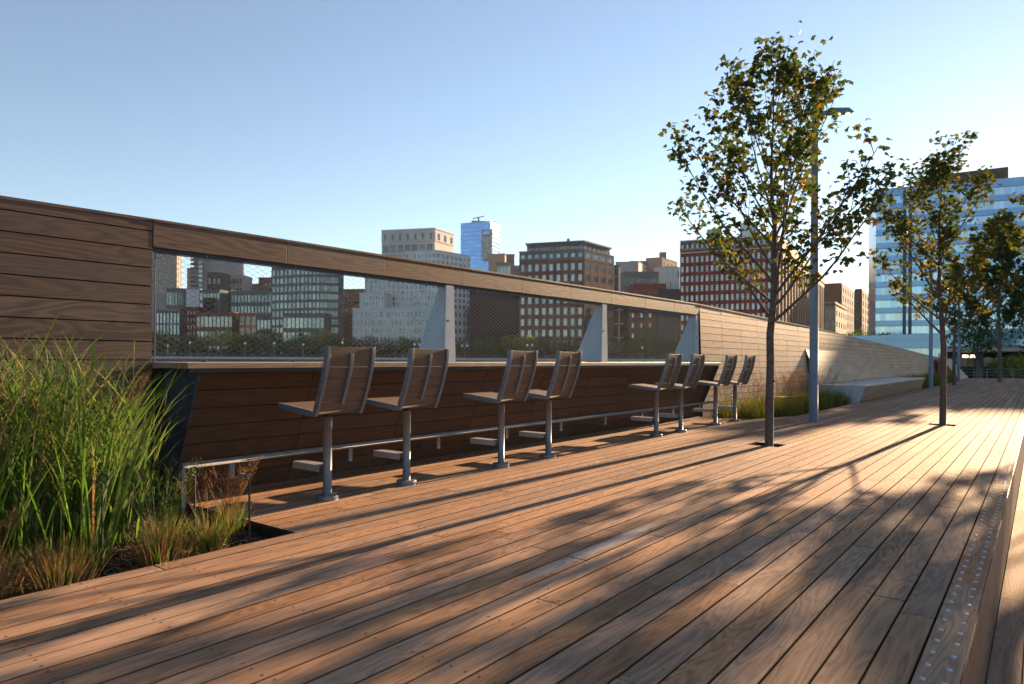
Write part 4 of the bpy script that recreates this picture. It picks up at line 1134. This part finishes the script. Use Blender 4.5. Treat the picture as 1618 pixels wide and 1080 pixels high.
(c1, t1), (c2, t2) = onq(1458, 5), onq(1592, 5)
g = MB(); z1, z2 = hz(1458, 292, t1), hz(1592, 268, t2)
cl_, tl_ = onq(1450, 5)
A0, A1 = b.L(c1), b.L(c2); B0, B1 = b.L(c1 - nn * 9), b.L(c2 - nn * 9)
lft = b.L(cl_); lb_ = b.L(cl_ - nn * 9)
g.hexa([(*A0, zq), (*A1, zq), (*B1, zq), (*B0, zq), (*lft, z1 + 1.6), (*A1, z2 + .6), (*B1, z2 + .6), (*lb_, z1 + 1.6)]); b.part('roof_wedge', g, B_brown)
(c1, t1), (c2, t2) = onq(1405, 4), onq(1444, 4)
g = MB(); g.poly([b.L(c1), b.L(c2), b.L(c2 - nn * 7), b.L(c1 - nn * 7)], zq, hz(1405, 297, t1)); b.part('plant_room', g, B_slate)
(c1, t1), (c2, t2) = onq(1560, 4), onq(1900, 4)
g = MB(); g.poly([b.L(c1), b.L(c2), b.L(c2 - nn * 8), b.L(c1 - nn * 8)], zq, zq + 1.7); b.part('plant_room', g, B_stone)
b.done()
# podium in front
b = Building(sv(1340, 85), 'low blue glass podium with dark open ground floor at the end of the deck', group='buildings at the end of the pier')
b.vol([tuple(sv(1340, 87)), tuple(sv(1500, 77))], 5, -1.2, hz(1400, 536, 81), B_bluem, [(16, 2, .96, .7)], G_blue2, rel=.12)
b.vol([tuple(sv(1494, 68)), tuple(sv(1800, 58))], 10, hz(1500, 555, 67), hz(1500, 547, 68), B_stone, [None])
b.vol([tuple(sv(1500, 71)), tuple(sv(1800, 61))], 1.5, hz(1500, 547, 68) + .62, hz(1500, 530, 71), B_bluem, [(20, 1, .97, .8)], G_blue2, rel=.1)
b.vol([tuple(sv(1490, 76)), tuple(sv(1800, 67))], 2, -1.2, hz(1500, 555, 67) - .65, B_black, [(14, 1, .9, .6, .2, 1.9)], G_dark, rel=.1)
for u in (1496, 1549, 1600, 1660):
    d_ = 68 - (u - 1494) * .033; g = MB(); q = b.L(sv(u, d_ + 2)); g.tube([(*q, -1.2), (*q, hz(1500, 555, 67))], .28, 10); b.part('column', g, B_slate)
for u0, u1 in ((1521, 1530), (1533, 1546)):
    g = MB(); g.poly([b.L(p) for p in (sv(u0, 73), sv(u1, 72.7), sv(u1, 72.9), sv(u0, 73.2))], hz(u0, 564.5, 73), hz(u0, 560.5, 73)); b.part('lit_sign', g, M_lampon)
b.done()
# railing at the end of the deck
t = thing('railing', (*sv(1519, 49), 0), 'metal railing across the far end of the deck', 'railing')
a = sv(1519, 49); c = sv(1660, 50) - a
g = MB()
for z in (.15, .36, .57): g.tube([(0, 0, z), (c.x, c.y, z)], .018, 6)
g.build('rail', M_steel, t)
for k in range(8):
    g = MB(); q = c * (k / 7); g.bar((q.x, q.y, -.3), (q.x, q.y, .58), .05, .05); g.build('post', M_steel, t)

# ---- trees on the far bank and at the pier's end
def bushy(seed, H, Rr, mats, n=1500, leaf=.55, tz=.3, tall=1.0):
    r = random.Random(seed); g = MB(); lobes = []
    for k in range(11):
        a = r.random() * 6.28; q = r.random() ** .5 * Rr * .62
        lobes.append((Vector((q * math.cos(a), q * math.sin(a), H * tz + (H * (1 - tz)) * r.uniform(.22, .72))), Rr * r.uniform(.34, .55)))
    lobes.append((Vector((0, 0, H * .8)), Rr * .45))
    for k in range(n):
        c, rr = r.choice(lobes); d = Vector((r.gauss(0, 1), r.gauss(0, 1), r.gauss(0, 1))).normalized() * rr * r.uniform(.55, 1.05)
        p = c + d * 1.0; p.z = max(H * tz * .8, min(H, p.z))
        s = leaf * r.uniform(.5, 1.2); u = Vector((r.gauss(0, 1), r.gauss(0, 1), r.gauss(0, 1))).normalized(); v = u.cross(Vector((r.gauss(0, 1), r.gauss(0, 1), r.gauss(0, 1)))).normalized()
        g.add([p - u * s * .5, p + v * s * .4, p + u * s * .5, p - v * s * .4], [(0, 1, 2, 3)])
    tr = MB(); tr.tube([(0, 0, -.2), (0, 0, H * .35), (0, 0, H * .75)], [H * .028, H * .02, H * .008], 7)
    for k in range(5):
        a = r.random() * 6.28; tr.tube([(0, 0, H * .33), (math.cos(a) * Rr * .5, math.sin(a) * Rr * .5, H * .62)], [H * .012, H * .004], 5)
    return g.mesh('crown', mats), tr.mesh('trunk', M_bark)
F_far = foliage('far_leaf', [(.028, .06, .02), (.045, .09, .025), (.07, .115, .03), (.035, .07, .02)], .35, .8)
F_fary = foliage('far_leaf_yellow', [(.12, .14, .02), (.20, .19, .03), (.08, .11, .02), (.24, .21, .03)], .35, .8)
F_farr = foliage('far_leaf_red', [(.10, .05, .035), (.06, .05, .025), (.14, .06, .04)], .3, .7)
protos = [bushy(s, 12, 5.6, F_far) for s in (1, 2, 3, 4)]
protoy = [bushy(s, 12, 5.6, F_fary) for s in (5, 6)]
protor = [bushy(s, 12, 5.6, F_farr) for s in (7,)]
def ftree(u, v, d, kind, label, wid=1.0, group='trees along the far bank', z=None):
    zb_ = .6 if z is None else z
    H = hz(u, v, d) - zb_; cm, tm = kind
    p = sv(u, d); t = thing('tree', (p.x, p.y, zb_), label, 'tree', group); t.rotation_euler = (0, 0, rnd.random() * 6.28); t.scale = (H / 12 * wid, H / 12 * wid, H / 12)
    for nm, me in (('crown', cm), ('trunk', tm)):
        o = bpy.data.objects.new(nm, me); COL.objects.link(o); o.parent = t
    return t
TL = [(250, 524, 0, 'dark round tree at the left end of the far bank, against the solid wall'), (272, 529, 0, 'dark tree under the pale window strips'), (297, 528, 1, 'yellowish tree under the maroon block'), (322, 532, 1, 'low olive tree right of the yellowish one'),
      (350, 522, 1, 'wide yellow green tree in front of the low brick base'), (376, 530, 0, 'dark tree below the orange brick grid'), (398, 526, 0, 'dark tree just right of the orange brick grid'), (424, 519, 0, 'tall dark tree under the glazed pavilion'),
      (452, 533, 0, 'low dark tree at the left of the low glass wing'), (478, 527, 0, 'dark tree in front of the low glass wing'), (506, 520, 2, 'bright yellow tree in front of the brown building'), (530, 530, 0, 'dark tree just right of the bright yellow one'),
      (556, 534, 0, 'dark tree at the left corner of the white stone building'), (584, 531, 3, 'reddish tree in front of the white stone building'), (612, 536, 3, 'low reddish tree right of the first reddish one'), (638, 533, 0, 'dark tree before the middle of the white building'), (664, 534, 0, 'dark tree left of the first steel post'),
      (694, 536, 0, 'tree directly behind the first steel post'), (728, 538, 0, 'dark tree just right of the first steel post'), (756, 536, 0, 'dark tree left in front of the navy block'), (784, 533, 1, 'olive tree before the navy block'), (808, 531, 2, 'yellow tree before the right edge of the navy block'),
      (834, 532, 2, 'yellow green tree below the first windows of the brick building'), (860, 533, 1, 'olive tree below the middle of the brick building'), (888, 537, 0, 'dark tree below the right part of the brick building'), (914, 538, 0, 'dark tree left of the second steel post'),
      (950, 540, 0, 'tree behind the second steel post'), (976, 540, 0, 'dark low tree right of the second steel post'), (1002, 536, 0, 'dark tree left of the tall conical one'), (1025, 518, 0, 'tallest cone shaped dark tree before the brown warehouse'), (1052, 535, 0, 'dark tree right of the tall conical one'), (1078, 539, 0, 'dark tree beside the end steel post')]
for u, v, k, lb in TL:
    kind = protos[rnd.randrange(4)] if k == 0 else (protoy[rnd.randrange(2)] if k in (1, 2) else protor[0])
    if k == 1: kind = (protoy[rnd.randrange(2)] if u in (350,) else protos[rnd.randrange(4)])
    ftree(u, v - 3, 318 + rnd.uniform(-6, 10), kind, lb, 1.25 if u != 1025 else .95)
# hedge mass behind them down to the road
g = MB(); r = random.Random(77)
for k in range(9000):
    u = r.uniform(200, 1110); p = sv(u, 330 + r.uniform(-3, 3)); z = .6 + r.random() * (6.2 + 1.5 * math.sin(u * .05))
    s = r.uniform(.5, 1.1); a = Vector((r.gauss(0, 1), r.gauss(0, 1), r.gauss(0, 1))).normalized(); c = a.cross(Vector((0, .3, 1))).normalized(); q = Vector((p.x, p.y, z))
    g.add([q - a * s, q + c * s, q + a * s, q - c * s], [(0, 1, 2, 3)])
tag(g.build('hedge', F_far), 'continuous dark undergrowth behind the riverside trees', 'hedge', kind='stuff')
# quay wall and road barrier
t = thing('barrier_wall', (*sv(200, 300), .6), 'long low grey concrete barrier along the far river bank', 'barrier')
a = sv(200, 300); c = sv(1335, 292) - a
g = MB(); g.bar((0, 0, .4), (c.x, c.y, .4), .5, 1.3); g.build('wall', M_conc, t)
g = MB(); g.bar((0, 0, 1.9), (c.x, c.y, 1.9), .12, .12); g.build('rail', M_pole, t)
def flamp(u, v, dbl, lb):
    d = 304; p = sv(u, d); t = thing('street_lamp', (p.x, p.y, .6), lb, 'street lamp', 'globe lamps on the far bank')
    H = hz(u, v, d) - .6; g = MB(); g.tube([(0, 0, 0), (0, 0, H)], .13, 6); g.build('pole', M_pole, t)
    for s in ((-1, 1) if dbl else (0,)):
        q = Vector((CY, SY)) * 1.1 * s; g = MB()
        if dbl: g.bar((0, 0, H - .8), (q.x, q.y, H - .4), .1, .1); g.build('arm', M_pole, t); g = MB()
        g.tube([(q.x, q.y, H - .5), (q.x, q.y, H - .25), (q.x, q.y, H + .25), (q.x, q.y, H + .5)], [.25, .48, .48, .2], 10); g.build('globe', M_globe, t, True)
for u, v, dbl, lb in ((265, 546, 0, 'single globe lamp at the left of the first mesh bay'), (300, 541, 0, 'globe lamp under the maroon block'), (387, 542, 0, 'globe lamp under the orange brick grid'), (433, 542, 0, 'globe lamp under the big glass tower'),
                      (479, 544, 0, 'globe lamp before the low glass wing'), (659, 544, 1, 'double globe lamp just left of the first steel post'), (734, 546, 1, 'double globe lamp right of the first steel post'), (837, 545, 1, 'double globe lamp under the brick building'),
                      (922, 548, 1, 'double globe lamp left of the second steel post'), (1015, 549, 0, 'globe lamp in front of the conical tree')):
    flamp(u, v, dbl, lb)
ftree(1362, 519, 230, protos[1], 'round dark green tree at the corner of the blue offices', 1.6, 'trees by the offices')
ftree(1392, 524, 98, protos[2], 'low dark tree before the foot of the blue offices', 1.5, 'trees by the offices')
ftree(1545, 488, 62, protos[3], 'dense green tree seen between the second tree and the lamp post behind it', .8, 'trees by the offices', -1.2)
ftree(1610, 558, 56, protoy[0], 'light green bush at the right end of the deck', 1.3, 'trees by the offices', -1.2)
ftree(1592, 566, 57, protos[0], 'dark green bush beside the light green one', 1.3, 'trees by the offices', -1.2)
ftree(1640, 420, 62, protos[2], 'tall dark green tree behind the right edge of the deck', .7, 'trees by the offices', -1.2)

# ---- the air between here and the far bank
g = MB(); g.box(-900, 900, -300, 1300, -6.2, 153)
hz_ = g.build('haze', M_asph); hz_.data.materials.clear()
hm = bpy.data.materials.new('haze_air'); hm.use_nodes = True; n = hm.node_tree; n.nodes.remove(n.nodes['Principled BSDF'])
pv = n.nodes.new('ShaderNodeVolumePrincipled'); pv.inputs['Color'].default_value = (.86, .93, 1, 1); pv.inputs['Density'].default_value = .00005; pv.inputs['Anisotropy'].default_value = .3
n.links.new(pv.outputs[0], n.nodes['Material Output'].inputs['Volume']); hz_.data.materials.append(hm)
tag(hz_, 'thin pale evening haze over the river and the skyline', 'haze', kind='stuff')
